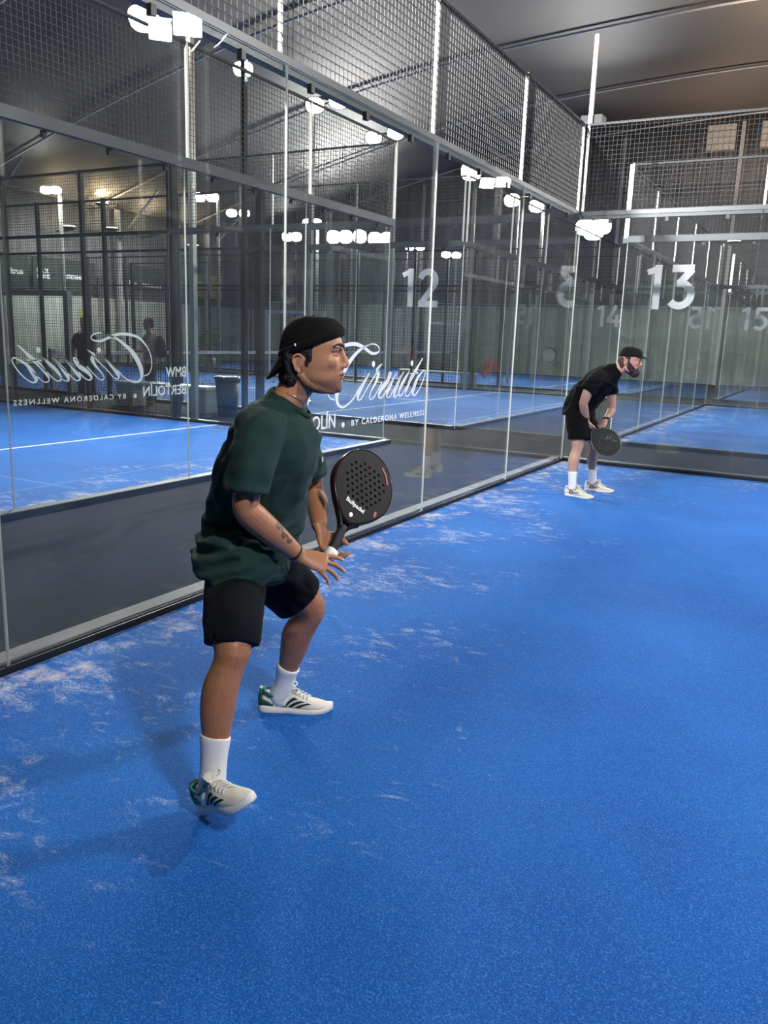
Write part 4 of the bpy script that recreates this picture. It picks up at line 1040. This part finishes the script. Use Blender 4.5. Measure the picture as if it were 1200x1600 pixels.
# hair
b = new_bm()
ell(b, (-0.018, 0, 0.000), (0.052, 0.071, 0.062)); ell(b, (-0.030, 0, -0.040), (0.040, 0.060, 0.052)); ell(b, (-0.026, 0, -0.072), (0.026, 0.050, 0.030))
for s in (-1, 1):
    ell(b, (0.028, s * 0.066, 0.054), (0.034, 0.012, 0.030)); ell(b, (0.040, s * 0.0685, 0.034), (0.013, 0.007, 0.026)); ell(b, (0.036, s * 0.069, 0.012), (0.007, 0.0045, 0.018))
    ell(b, (-0.024, s * 0.062, 0.010), (0.022, 0.014, 0.045)); ell(b, (-0.022, s * 0.052, -0.040), (0.026, 0.016, 0.035))
for k in range(9):
    a = k * 0.7; ell(b, (0.112 + 0.015 * math.cos(a), 0.030 * math.sin(a * 1.7), 0.134 + 0.006 * math.sin(a * 2.3)), (0.010, 0.011, 0.009))
hm = volume(b, 0.0035, 2)
displace(hm, lambda p, n: 0.0035 * noise.noise(V(p.x * 130, p.y * 130, p.z * 40)) + 0.002 * noise.noise(p * 220))
child('hair', hm, HAIR, P1, HM)
for s in (-1, 1):
    b = new_bm(); tube(b, [(0.146, s * 0.011, 0.061, .004, .003), (0.1435, s * 0.023, 0.066, .0055, .004), (0.136, s * 0.037, 0.069, .005, .004), (0.119, s * 0.053, 0.063, .003, .003)], ref=(0, 0, 1), n=8, k=4)
    child('eyebrow', b, HAIR, P1, HM)
def make_cap(par, M, front_brim, mat_, cx=0.039, ax=0.108, ay=0.084, zf=0.100, slope=0.39, ztop=0.158, brim_len=0.065, arch=True, dot=False):
    T = bpy.data.objects.new('cap', None); COL.objects.link(T); T.parent = par; T.matrix_local = M
    T['label'] = 'black cap worn backward' if not front_brim else 'black cap with its brim forward'
    b = new_bm(); n, m_ = 56, 14; rows = []
    def zed(x): return zf + slope * (x - (cx + ax))
    for i in range(m_ + 1):
        u = (PI / 2) * i / m_; row = []
        for j in range(n):
            a = 2 * PI * j / n; x = cx + ax * math.cos(a); z0 = zed(x)
            ch = max(0.0, math.cos(u)) ** 0.62 if i < m_ else 0.0
            xx = lerp(cx + 0.006, x, ch); yy = ay * math.sin(a) * ch
            zz = z0 + (ztop - z0) * math.sin(u) ** 0.9
            k = 1 + 0.012 * math.cos(6 * a)  # six panels
            row.append(b.verts.new((cx + (xx - cx) * k, yy * k, zz + 0.0015 * noise.noise(V(xx * 30, yy * 30, zz * 30)))))
        rows.append(row)
    for r0, r1 in zip(rows, rows[1:]):
        for j in range(n):
            try: b.faces.new((r0[j], r0[(j + 1) % n], r1[(j + 1) % n], r1[j]))
            except ValueError: pass
    bmesh.ops.remove_doubles(b, verts=b.verts, dist=0.0004)
    bmesh.ops.recalc_face_normals(b, faces=b.faces)
    me_ = bpy.data.meshes.new('crown'); b.to_mesh(me_); b.free()
    o = child('crown', me_, mat_, T); md = o.modifiers.new('s', 'SOLIDIFY'); md.thickness = 0.004; md.offset = -1
    b = new_bm(); tube(b, [((cx + ax * math.cos(2 * PI * j / 40)) , ay * math.sin(2 * PI * j / 40), zed(cx + ax * math.cos(2 * PI * j / 40)) + 0.012, 0.0125, 0.0028) for j in range(40)], ref=(0, 0, 1), n=8, closed=True)
    child('sweatband', b, mat_, T)
    b = new_bm(); ell(b, (cx + 0.006, 0, ztop), (0.007, 0.007, 0.004)); child('button', b, mat_, T)
    # brim
    b = new_bm(); sg = 1 if front_brim else -1; rows = []
    for i in range(11):
        t = i / 10; row = []
        for j in range(25):
            w = -1 + 2 * j / 24; a = w * 1.05 + (0 if front_brim else PI)
            x = cx + ax * math.cos(a) * 0.995; y = ay * math.sin(a) * 0.995; z = zed(x) + 0.004
            ext = brim_len * t * (max(0, 1 - abs(w) ** 2.6)) ** 0.7
            if front_brim: dx, dz = 0.97 * ext, -0.24 * ext
            else: dx, dz = -0.50 * ext, -0.87 * ext
            row.append(b.verts.new((x + dx, y * (1 - 0.10 * t), z + dz - 0.10 * t * (y / ay) ** 2 * 0.10)))
        rows.append(row)
    for r0, r1 in zip(rows, rows[1:]):
        for j in range(24): b.faces.new((r0[j], r0[j + 1], r1[j + 1], r1[j]))
    me_ = bpy.data.meshes.new('brim'); b.to_mesh(me_); b.free()
    o = child('brim', me_, mat_, T); md = o.modifiers.new('s', 'SOLIDIFY'); md.thickness = 0.004; md.offset = 0
    if dot:
        b = new_bm(); ell(b, (-0.003, -(ay * 0.93 + 0.0045), 0.0635), (0.0030, 0.0015, 0.0050)); child('side_tab', b, LETTER, T, label='tiny white tab')
    return T
make_cap(P1, HM, False, BLKCAP, brim_len=0.085, dot=True)
# ear stud, necklace, wristband
SIL = mat('silver', (0.8, 0.8, 0.78), 0.2, 1.0)
b = new_bm(); ell(b, (0.010, -0.079, -0.022), (0.0028, 0.0028, 0.0028)); child('earring', b, SIL, P1, HM)
b = new_bm(); tube(b, [(0.142 + 0.055 * math.cos(a * PI / 12) - 0.035 * math.sin(a * PI / 12) * 0, 0.12 + 0.060 * math.sin(a * PI / 12), 1.285 - 0.022 * math.cos(a * PI / 12), 0.0012) for a in range(24)], ref=(0, 0, 1), n=6, closed=True)
child('necklace', b, SIL, P1)
b = new_bm(); wc = V(.168, -.027, .775); wd = V(.085, .05, -.09).normalized(); s_, u_ = frame_of(wd, V(0, 1, 0))
tube(b, [(*(wc + s_ * .0305 * math.cos(a * PI / 12) + u_ * .0265 * math.sin(a * PI / 12)), 0.0042) for a in range(24)], ref=wd, n=8, closed=True)
child('wristband', b, BLACK, P1, label='thin black wristband')

# shirt
GREEN = cloth('green_jersey', (0.016, 0.043, 0.039), 0.8, 0.05, 1400)
def shirt_mesh(spine, sleeves, amp=0.006, seed=0.0, voxel=0.006, cuts=None, freq=7):
    b = new_bm(); tube(b, spine, n=36, k=4, e=0.95)
    for sl in sleeves: tube(b, sl, n=22, k=4)
    me = volume(b, voxel, 5, 0.5)
    f1 = fold_fn(amp * 1.3, freq, (1.0, 1.0, 0.5), seed); f2 = fold_fn(amp * 0.9, freq * 1.3, (0.5, 0.5, 1.6), seed + 9)
    displace(me, lambda p, n: f1(p, n) + f2(p, n)); return me
sh = shirt_mesh([(-.050, .112, .668, .258, .150), (-.044, .114, .69, .258, .158), (-.030, .125, .72, .235, .164), (-.012, .15, .78, .172, .168), (.012, .147, .88, .174, .172), (.035, .14, .97, .178, .170), (.065, .13, 1.07, .185, .160), (.085, .125, 1.14, .182, .148), (.098, .12, 1.20, .150, .118), (.112, .12, 1.245, .092, .082), (.128, .12, 1.270, .068, .070)],
    [[(.075, .06, 1.19, .07), (.055, -.005, 1.185, .078), (.043, -.065, 1.150, .079), (.034, -.098, 1.085, .077), (.026, -.118, 1.03, .075), (.022, -.128, .99, .077)],
     [(.10, .22, 1.18, .07), (.12, .29, 1.16, .078), (.145, .345, 1.09, .074), (.165, .375, 1.00, .072), (.172, .385, .96, .073)]], 0.0085, 2.0)
# drag folds: diagonal from the shoulder to the belly, and bunching above the hem
def drag(p, n):
    v = 0.0
    d = p.z * 0.86 + p.x * 0.50; c = p.x * 0.86 - p.z * 0.5
    v += 0.0080 * math.sin(c * 95 + 2.5 * noise.noise(p * 9)) * g(p.z - 1.06, 0.14) * (0.5 + noise.noise(p * 6))
    v += 0.0095 * math.sin((p.z - p.x * 0.35) * 120 + 3 * noise.noise(p * 7)) * g(p.z - 0.78, 0.09) * (0.4 + 0.6 * (p.x < 0))
    return v
displace(sh, drag)
shirt = child('t_shirt', sh, GREEN, P1)
b = new_bm()
tube(b, [(0.134 + 0.066 * math.cos(a * PI / 14) , 0.12 + 0.070 * math.sin(a * PI / 14), 1.252 - 0.040 * math.cos(a * PI / 14), 0.009, 0.0045) for a in range(28)], ref=(0.3, 0, 1), n=8, closed=True)
child('collar', b, GREEN, shirt)
b = new_bm(); ell(b, (.246, .062, 1.075), (.003, .006, .010)); child('chest_logo', b, LETTER, shirt, label='tiny white chest logo')
# shorts
NAVY = cloth('black_shorts', (0.0045, 0.0055, 0.009), 0.85, 0.03, 1200)
def shorts_mesh(waist, legs, amp=0.006, seed=1.0, voxel=0.006):
    b = new_bm(); tube(b, waist, n=32, k=3)
    for lg in legs: tube(b, lg, n=26, k=4)
    me = volume(b, voxel, 4, 0.5); f = fold_fn(amp, 6, (1, 1, 0.6), seed); displace(me, f); return me
so = shorts_mesh([(-.03, .15, .84, .135, .118), (-.04, .15, .74, .150, .134), (-.04, .15, .655, .135, .125), (-.04, .15, .63, .08, .08)],
    [[(-.045, .09, .74, .105), (-.040, .05, .68, .100), (-.028, -.05, .640, .100), (-.016, -.145, .605, .097), (-.006, -.210, .572, .091), (-.004, -.240, .527, .088)],
     [(-.045, .22, .74, .115), (.0, .235, .68, .118), (.07, .262, .60, .112), (.125, .285, .535, .106), (.150, .296, .505, .104)]])
def cut(me, wedge):
    a = bpy.data.objects.new('a', me); c = bpy.data.objects.new('c', wedge); COL.objects.link(a); COL.objects.link(c)
    md = a.modifiers.new('b', 'BOOLEAN'); md.object = c; md.operation = 'DIFFERENCE'; md.solver = 'EXACT'
    dg = bpy.context.evaluated_depsgraph_get(); out = bpy.data.meshes.new_from_object(a.evaluated_get(dg))
    bpy.data.objects.remove(a); bpy.data.objects.remove(c); return out
b = new_bm()   # open notch in the outer side seam of the right leg
pts_ = [(-.082, .48), (-.012, .48), (-.046, .590)]
va = [b.verts.new((x_, -.46, z_ + .01)) for x_, z_ in pts_]; vb = [b.verts.new((x_, -.268, z_ - .0)) for x_, z_ in pts_]
b.faces.new(va); b.faces.new(vb[::-1])
for i in range(3): b.faces.new((va[i], vb[i], vb[(i + 1) % 3], va[(i + 1) % 3]))
bmesh.ops.recalc_face_normals(b, faces=b.faces); wm = bpy.data.meshes.new('w'); b.to_mesh(wm); b.free()
so = cut(so, wm)
shorts = child('shorts', so, NAVY, P1)
# slit at the side of the right hem
# socks and shoes
SOCK = mat('white_sock', (0.80, 0.80, 0.80), 0.85, bump=0.12, bscale=260)
def sock(par, P, ref=(0, 1, 0)):
    b = new_bm(); tube(b, P, n=24, k=4)
    me = bpy.data.meshes.new('s'); bmesh.ops.recalc_face_normals(b, faces=b.faces); b.to_mesh(me); b.free()
    displace(me, lambda p, n: 0.0016 * math.sin(p.z * 420 + 3 * noise.noise(p * 14)) * noise.noise(p * 9 + V(3, 0, 0)))
    return child('sock', me, SOCK, par)
sock(P1, [(-.0375, -.341, .272, .0455), (-.0385, -.343, .262, .047), (-.041, -.350, .21, .042), (-.043, -.355, .165, .041), (-.045, -.362, .12, .043), (-.035, -.372, .085, .045), (.0, -.39, .075, .036)])
sock(P1, [(.1065, .3625, .208, .0455), (.103, .364, .198, .0465), (.096, .370, .165, .041), (.088, .376, .125, .040), (.076, .380, .09, .041), (.070, .381, .065, .040), (.10, .381, .05, .032)])
GREENSTRIPE = mat('dark_green_stripe', (0.010, 0.055, 0.045), 0.5)
ST1 = dict(sole=mat('white_sole', (0.78, 0.76, 0.74), 0.5), outsole=mat('outsole', (0.55, 0.62, 0.52), 0.6), upper=mat('off_white_knit', (0.74, 0.72, 0.64), 0.75, var=0.05, scale=20, bump=0.3, bscale=500),
           stripe=GREENSTRIPE, collar=mat('teal_lining', (0.015, 0.16, 0.12), 0.7), heel=mat('green_heel', (0.01, 0.10, 0.06), 0.4, var=0.5, scale=30), tongue=mat('tongue_cream', (0.62, 0.60, 0.54), 0.7), laces=mat('laces_cream', (0.70, 0.70, 0.66), 0.7))
fR = V(.160, -.165, .120).normalized()
shoe(P1, V(-.070, -.335, .012), fR, V(-.20, -.10, 1), -1, ST1, label='white and green tennis shoe with its toe lifted')
shoe(P1, V(-.012, .383, .002), V(1, 0.03, 0), V(0, 0, 1), 1, ST1)

# racket of the green player: butt just above the fingers, head up and away
RK = thing('padel_racket', 'black padel racket with rows of holes held by the man in green', 'racket', loc1(-2.75, 0.0), RZ1)
# camera-frame axes turned into the player's frame
Rw = Matrix.Rotation(-RZ1, 3, 'Z')
cr, cu, cb_ = Rw @ V(R_[0][0], R_[1][0], R_[2][0]), Rw @ V(R_[0][1], R_[1][1], R_[2][1]), Rw @ V(R_[0][2], R_[1][2], R_[2][2])
ax_ = (cr * 0.335 + cu * 0.765 - cb_ * 0.55).normalized(); nn = (cr * 0.60 + cu * 0.25 + cb_ * 0.72); nn = (nn - ax_ * nn.dot(ax_)).normalized()
xx = (-nn).cross(ax_).normalized()   # local y = -normal (text faces -y)
Mr = basis(V(.278, .104, .742), xx, -nn, ax_)
make_racket(RK, Mr, mat('racket_carbon', (0.006, 0.006, 0.008), 0.42, spec=0.25, var=0.2, scale=10), mat('racket_edge', (0.035, 0.010, 0.012), 0.18), text='Bullpadel')

# ---------------------------------------------------------------- player in black
P2 = thing('person', 'bearded man in black T-shirt, black shorts and black cap bending forward', 'person', (.93, -2.07, 0), math.atan2(.17, .985))
H2 = Matrix.Translation((0.215, 0.0, 1.318)) @ Matrix.Rotation(0.16, 4, 'Y') @ Matrix.Scale(0.98, 4)
b = new_bm()
tube(b, [(-.17, 0, .76, .12, .10), (-.18, 0, .82, .13, .105), (-.15, 0, .93, .145, .115), (-.06, 0, 1.06, .145, .105), (.03, 0, 1.15, .140, .09), (.09, 0, 1.20, .10, .065), (.135, 0, 1.235, .07, .058), (.185, 0, 1.265, .057, .058), (.215, 0, 1.295, .054, .056)], n=24, k=3)
tube(b, [(-.17, -.08, .84, .07), (-.172, -.10, .76, .085), (-.16, -.135, .62, .075), (-.148, -.15, .50, .056), (-.155, -.16, .44, .050), (-.170, -.175, .36, .056), (-.170, -.185, .28, .046), (-.162, -.20, .17, .036), (-.155, -.205, .10, .036)], n=18, k=3)
tube(b, [(-.16, .08, .84, .07), (-.14, .10, .76, .085), (-.06, .135, .62, .075), (-.012, .15, .50, .056), (-.012, .16, .44, .050), (-.024, .175, .36, .056), (-.022, .19, .28, .046), (-.010, .205, .17, .036), (-.005, .215, .10, .036)], n=18, k=3)
ell(b, (-.120, -.15, .50), (.030, .034, .036)); ell(b, (.015, .15, .50), (.030, .034, .036))
tube(b, [(.01, -.12, 1.14, .045), (-.035, -.18, 1.11, .050), (-.085, -.215, 1.03, .050), (-.118, -.222, .93, .042), (-.118, -.21, .90, .042), (-.108, -.175, .84, .041), (-.085, -.13, .765, .027)], n=16, k=3)
tube(b, [(.05, .12, 1.17, .056), (.07, .18, 1.12, .056), (.10, .21, 1.0, .048), (.118, .205, .86, .042), (.115, .18, .82, .042), (.095, .13, .78, .034), (.075, .09, .755, .027)], n=16, k=3)
head_shapes(b, H2)
t2 = hand_shapes(b, V(-.083, -.126, .76), V(.012, .03, -.085), V(-.6, -.7, 0), V(.8, -.2, 0.1), [(6, (35, 60, 40)), (2, (38, 60, 40)), (-2, (40, 60, 40)), (-6, (42, 60, 40))], [((.6, .8, -.4), .036, .012), ((.3, .9, -.6), .028, .010), ((.1, .8, -.8), .02, .009)], plen=0.075)
t2 += hand_shapes(b, V(.074, .088, .755), V(-.012, -.045, -.08), V(.6, .7, 0), V(.8, -.2, 0.1), [(6, (30, 55, 35)), (2, (30, 55, 35)), (-2, (30, 55, 35)), (-6, (30, 55, 35))], [((.6, .8, -.4), .036, .012), ((.3, .9, -.6), .028, .010), ((.1, .8, -.8), .02, .009)], plen=0.075)
me = volume(b, 0.0048, 3, 0.5); HI2 = H2.inverted()
def skin2(p, n):
    base = V(0.52, 0.30, 0.22) * (1 + 0.10 * noise.noise(p * 25)); q = HI2 @ p
    if q.z > -0.12 and q.x > -.1:
        base = V(0.56, 0.28, 0.21)
        e = g(q.z - .045, .004) * (1 if q.x > .11 else 0) * max(g(q.y - .031, .016), g(q.y + .031, .016)); base = base.lerp(V(.03, .02, .02), .8 * e)
        if q.z < -.002 and q.x > .12: base = base.lerp(V(.5, .2, .16), g(q.z + .033, .012) * g(q.y, .02))
    return base
paint(me, skin2); put_mesh('body', me, SKIN, P2)
for s in (-1, 1):
    b = new_bm(); ell(b, (0, 0, 0), (0.0118,) * 3); bme = bpy.data.meshes.new('eye'); b.to_mesh(bme); b.free(); paint(bme, eyec)
    child('eye', bme, vmat('eye_surface', 0.12, 0, 0.0), P2, H2 @ Matrix.Translation((0.1195, s * 0.031, 0.043)))
BROWNHAIR = mat('brown_hair', (0.045, 0.024, 0.016), 0.55, bump=0.8, bscale=160)
b = new_bm()
ell(b, (-0.018, 0, 0.010), (0.052, 0.071, 0.062)); ell(b, (-0.028, 0, -0.040), (0.034, 0.058, 0.045))
for s in (-1, 1):
    ell(b, (0.025, s * 0.066, 0.052), (0.032, 0.012, 0.030)); ell(b, (0.038, s * 0.069, 0.020), (0.011, 0.007, 0.030)); ell(b, (-0.02, s * 0.062, -0.01), (0.022, 0.014, 0.05))
hm = volume(b, 0.005, 2); displace(hm, lambda p, n: 0.004 * noise.noise(p * 90)); child('hair', hm, BROWNHAIR, P2, H2)
b = new_bm()
ell(b, (0.112, 0, -0.082), (0.050, 0.048, 0.042)); ell(b, (0.07, 0, -0.07), (0.05, 0.054, 0.034)); ell(b, (0.135, 0, -0.052), (0.018, 0.030, 0.010)); ell(b, (0.138, 0, -0.0155), (0.012, 0.027, 0.006))
for s in (-1, 1):
    tube(b, [(0.040, s * 0.067, 0.010, .008, .014), (0.052, s * 0.063, -0.020, .011, .026), (0.072, s * 0.054, -0.045, .014, .032), (0.104, s * 0.036, -0.062, .018, .030)], ref=(0, 1, 0), n=12, k=3)
    tube(b, [(0.142, s * 0.024, -0.020, .006), (0.130, s * 0.030, -0.040, .008), (0.115, s * 0.028, -0.060, .012)], n=8, k=3)
hm = volume(b, 0.004, 2); displace(hm, lambda p, n: 0.003 * noise.noise(p * 140)); child('beard', hm, mat('dark_beard', (0.022, 0.013, 0.011), 0.6, bump=0.8, bscale=200), P2, H2, label='full dark beard')
make_cap(P2, H2, True, BLKCAP, brim_len=0.058, zf=0.084, slope=0.16, cx=0.038)
BLKT = cloth('black_jersey', (0.0035, 0.0035, 0.0045), 0.85, 0.02)
sh = shirt_mesh([(-.185, 0, .775, .190, .160), (-.182, 0, .81, .190, .162), (-.178, 0, .86, .174, .156), (-.145, 0, .94, .168, .152), (-.085, 0, 1.03, .172, .150), (-.01, 0, 1.11, .182, .142), (.05, 0, 1.165, .168, .120), (.10, 0, 1.205, .125, .100), (.140, 0, 1.235, .085, .078), (.165, 0, 1.252, .066, .066)],
    [[(.03, -.11, 1.165, .075), (-.02, -.165, 1.145, .078), (-.065, -.20, 1.085, .076), (-.098, -.215, 1.03, .074)], [(.05, .11, 1.165, .075), (.065, .165, 1.14, .078), (.09, .20, 1.06, .074), (.105, .21, 1.0, .072)]], 0.007, 5.0, voxel=0.008)
s2 = child('t_shirt', sh, BLKT, P2)
so = shorts_mesh([(-.175, 0, .92, .135, .115), (-.178, 0, .82, .150, .134), (-.16, 0, .73, .14, .12), (-.15, 0, .70, .08, .07)],
    [[(-.18, -.085, .80, .118), (-.168, -.11, .72, .114), (-.152, -.135, .62, .104), (-.145, -.145, .565, .102)], [(-.165, .085, .80, .118), (-.125, .11, .72, .114), (-.065, .13, .62, .104), (-.040, .14, .565, .102)]], voxel=0.008)
child('shorts', so, BLKT, P2)
sock(P2, [(-.168, -.190, .245, .048), (-.166, -.194, .22, .045), (-.162, -.200, .17, .042), (-.158, -.204, .12, .042), (-.155, -.210, .08, .042), (-.12, -.22, .055, .034)])
sock(P2, [(-.018, .196, .245, .048), (-.014, .200, .22, .045), (-.010, .205, .17, .042), (-.007, .211, .12, .043), (-.004, .215, .08, .045), (.03, .217, .055, .036)])
b = new_bm(); tube(b, [(-.0905 + .030 * math.cos(a * PI / 10), -.138 + .030 * math.sin(a * PI / 10), .775, .0045) for a in range(20)], ref=(0, 0, 1), n=6, closed=True); child('wristband', b, BLACK, P2)
b = new_bm(); tube(b, [(.0805 + .031 * math.cos(a * PI / 10), .100 + .031 * math.sin(a * PI / 10), .768, .010, .004) for a in range(20)], ref=(0, 0, 1), n=6, closed=True); ell(b, (.09, .072, .768), (.016, .006, .014)); child('wrist_watch', b, BLACK, P2, label='black watch')
ST2 = dict(ST1); ST2['upper'] = mat('cream_upper', (0.70, 0.64, 0.56), 0.75, var=0.06, scale=20); ST2['stripe'] = None; ST2['collar'] = mat('beige_lining', (0.45, 0.38, 0.32), 0.7); ST2['heel'] = mat('white_heel', (0.75, 0.74, 0.72), 0.5)
ST2['outsole'] = mat('outsole_grey', (0.4, 0.38, 0.36), 0.6)
for i, (h_, d_) in enumerate(((V(-.225, -.195, .002), V(1, -.30, 0)), (V(-.075, .215, .002), V(1, -.12, 0)))):
    s_ = shoe(P2, h_, d_, V(0, 0, 1), -1 if i == 0 else 1, ST2)
    b = new_bm()
    for sg in (-1, 1):
        ribbon(b, [(.055, .050, .012), (.075, .068, .012), (.095, .050, .010), (.075, .038, .010), (.055, .050, .012)], 0.002); 
        for k in range(3): ribbon(b, [(.105 + k * .018, .045, .008), (.112 + k * .018, .062, .008)], 0.002, k=1)
        break
    o = put('side_logo', b, mat('grey_print', (0.12, 0.11, 0.11), 0.6), s_, label='dark side marks'); o.location = (0, -0.0395, 0)
RK2 = thing('padel_racket', 'dark grey padel racket held low by the bearded man in black', 'racket', (.93, -2.07, 0), math.atan2(.17, .985))
ax2 = V(.80, -.10, -.60).normalized(); n2 = V(.22, -.95, .12); n2 = (n2 - ax2 * n2.dot(ax2)).normalized()
Mr2 = basis(V(-.130, -.082, .735), (-n2).cross(ax2).normalized(), -n2, ax2)
make_racket(RK2, Mr2, mat('racket_grey', (0.010, 0.012, 0.012), 0.45, spec=0.25, var=0.6, scale=25), mat('racket_rim', (0.25, 0.26, 0.26), 0.25, 0.5), text=None, butt='black')

# ---------------------------------------------------------------- two people beyond the bench
def simple_person(loc, rz, label, top, bottom, backpack, hairc, Hh=1.62, cap=False, arm_bend=0.0, topname='shirt'):
    P = thing('person', label, 'person', loc, rz); k = Hh / 1.75
    b = new_bm()
    tube(b, [(0, 0, .86 * k, .15, .11), (0, 0, 1.0 * k, .145, .11), (.0, 0, 1.2 * k, .16, .12), (-.01, 0, 1.38 * k, .165, .10), (-.01, 0, 1.45 * k, .08, .06), (.01, 0, 1.52 * k, .055, .055), (.02, 0, 1.56 * k, .052, .055)], n=20, k=2)
    for s in (-1, 1):
        tube(b, [(0, s * .09, .92 * k, .095), (0.01, s * .10, .70 * k, .078), (.015, s * .11, .50 * k, .056), (-.01, s * .115, .36 * k, .055), (-.02, s * .12, .12 * k, .036), (-.02, s * .12, .05, .038)], n=14, k=2)
        e = V(.03 + .02 * arm_bend, s * .24, 1.12 * k); w = V(.10 + .20 * arm_bend, s * (.22 - .12 * arm_bend), (0.90 + 0.20 * arm_bend) * k)
        tube(b, [(-.01, s * .15, 1.40 * k, .052), (0, s * .20, 1.34 * k, .050), (*e, .040), (*w, .027)], n=14, k=3)
        hand_shapes(b, w, w - e + V(0.02, 0, -.02), V(0, s, .3), V(1, 0, .2), [(5, (20, 25, 15)), (1, (20, 25, 15)), (-3, (20, 25, 15)), (-8, (20, 25, 15))], [((.8, .6, 0), .035, .012), ((.5, .9, 0), .028, .010), ((.2, .9, 0), .02, .009)])
        ell(b, (.06, s * .12, .045), (.13, .045, .045))
    Hm = Matrix.Translation((-.03, 0, 1.645 * k)) @ Matrix.Scale(0.96, 4); head_shapes(b, Hm)
    me = volume(b, 0.009, 2); paint(me, lambda p, n: (0.42, 0.24, 0.17)); put_mesh('body', me, SKIN, P)
    b = new_bm(); ell(b, (-0.0, 0, 0.055), (0.074, 0.077, 0.085)); ell(b, (-0.02, 0, 0.0), (0.055, 0.073, 0.07)); child('hair', volume(b, 0.008, 2), mat(hairc[0], hairc[1], 0.6), P, Hm)
    sl = [[(0, s * .12, 1.38 * k, .07), (.0, s * .19, 1.33 * k, .072), (.01, s * .225, 1.2 * k, .064)] for s in (-1, 1)]
    child(topname, shirt_mesh([(0, 0, .84 * k, .172, .138), (0, 0, 1.0 * k, .168, .136), (0, 0, 1.2 * k, .182, .142), (-.01, 0, 1.37 * k, .180, .118), (-.01, 0, 1.445 * k, .09, .07)], sl, 0.006, 3, 0.012), top, P)
    child('trousers', shorts_mesh([(0, 0, .92 * k, .155, .125), (0, 0, .80 * k, .15, .12)], [[(0, s * .085, .84 * k, .11), (.01, s * .10, .62 * k, .095), (.0, s * .112, .35 * k, .080), (-.01, s * .118, .08, .075)] for s in (-1, 1)], voxel=0.012), bottom, P)
    if backpack:
        b = new_bm(); ell(b, (-.20, 0, 1.20 * k), (.11, .15, .22)); ell(b, (-.27, 0, 1.10 * k), (.06, .11, .11))
        for s in (-1, 1): tube(b, [(-.14, s * .10, 1.40 * k, .022, .008), (.0, s * .11, 1.475 * k, .022, .008), (.12, s * .12, 1.35 * k, .022, .008), (.12, s * .15, 1.15 * k, .022, .008), (-.05, s * .18, 1.02 * k, .02, .008)], ref=(0, 1, 0), n=8, k=3)
        child('backpack', volume(b, 0.01, 2), mat('backpack_cloth', (0.012, 0.013, 0.016), 0.7, bump=0.4, bscale=40), P)
    return P
simple_person((-10.85, 2.0, 0), -1.2, 'man in dark clothes with a black backpack beside the padded door frame', cloth('dark_hoodie', (0.012, 0.013, 0.016)), cloth('dark_trousers', (0.010, 0.011, 0.014)), True, ('dark_hair', (0.012, 0.010, 0.010)), 1.62)
simple_person((-8.95, 1.92, 0), 3.75, 'man in a grey T-shirt with a black shoulder bag behind the white bench', cloth('grey_tee', (0.20, 0.20, 0.19)), cloth('dark_trousers', (0.010, 0.011, 0.014)), True, ('reddish_hair', (0.06, 0.03, 0.02)), 1.64, arm_bend=1.0)
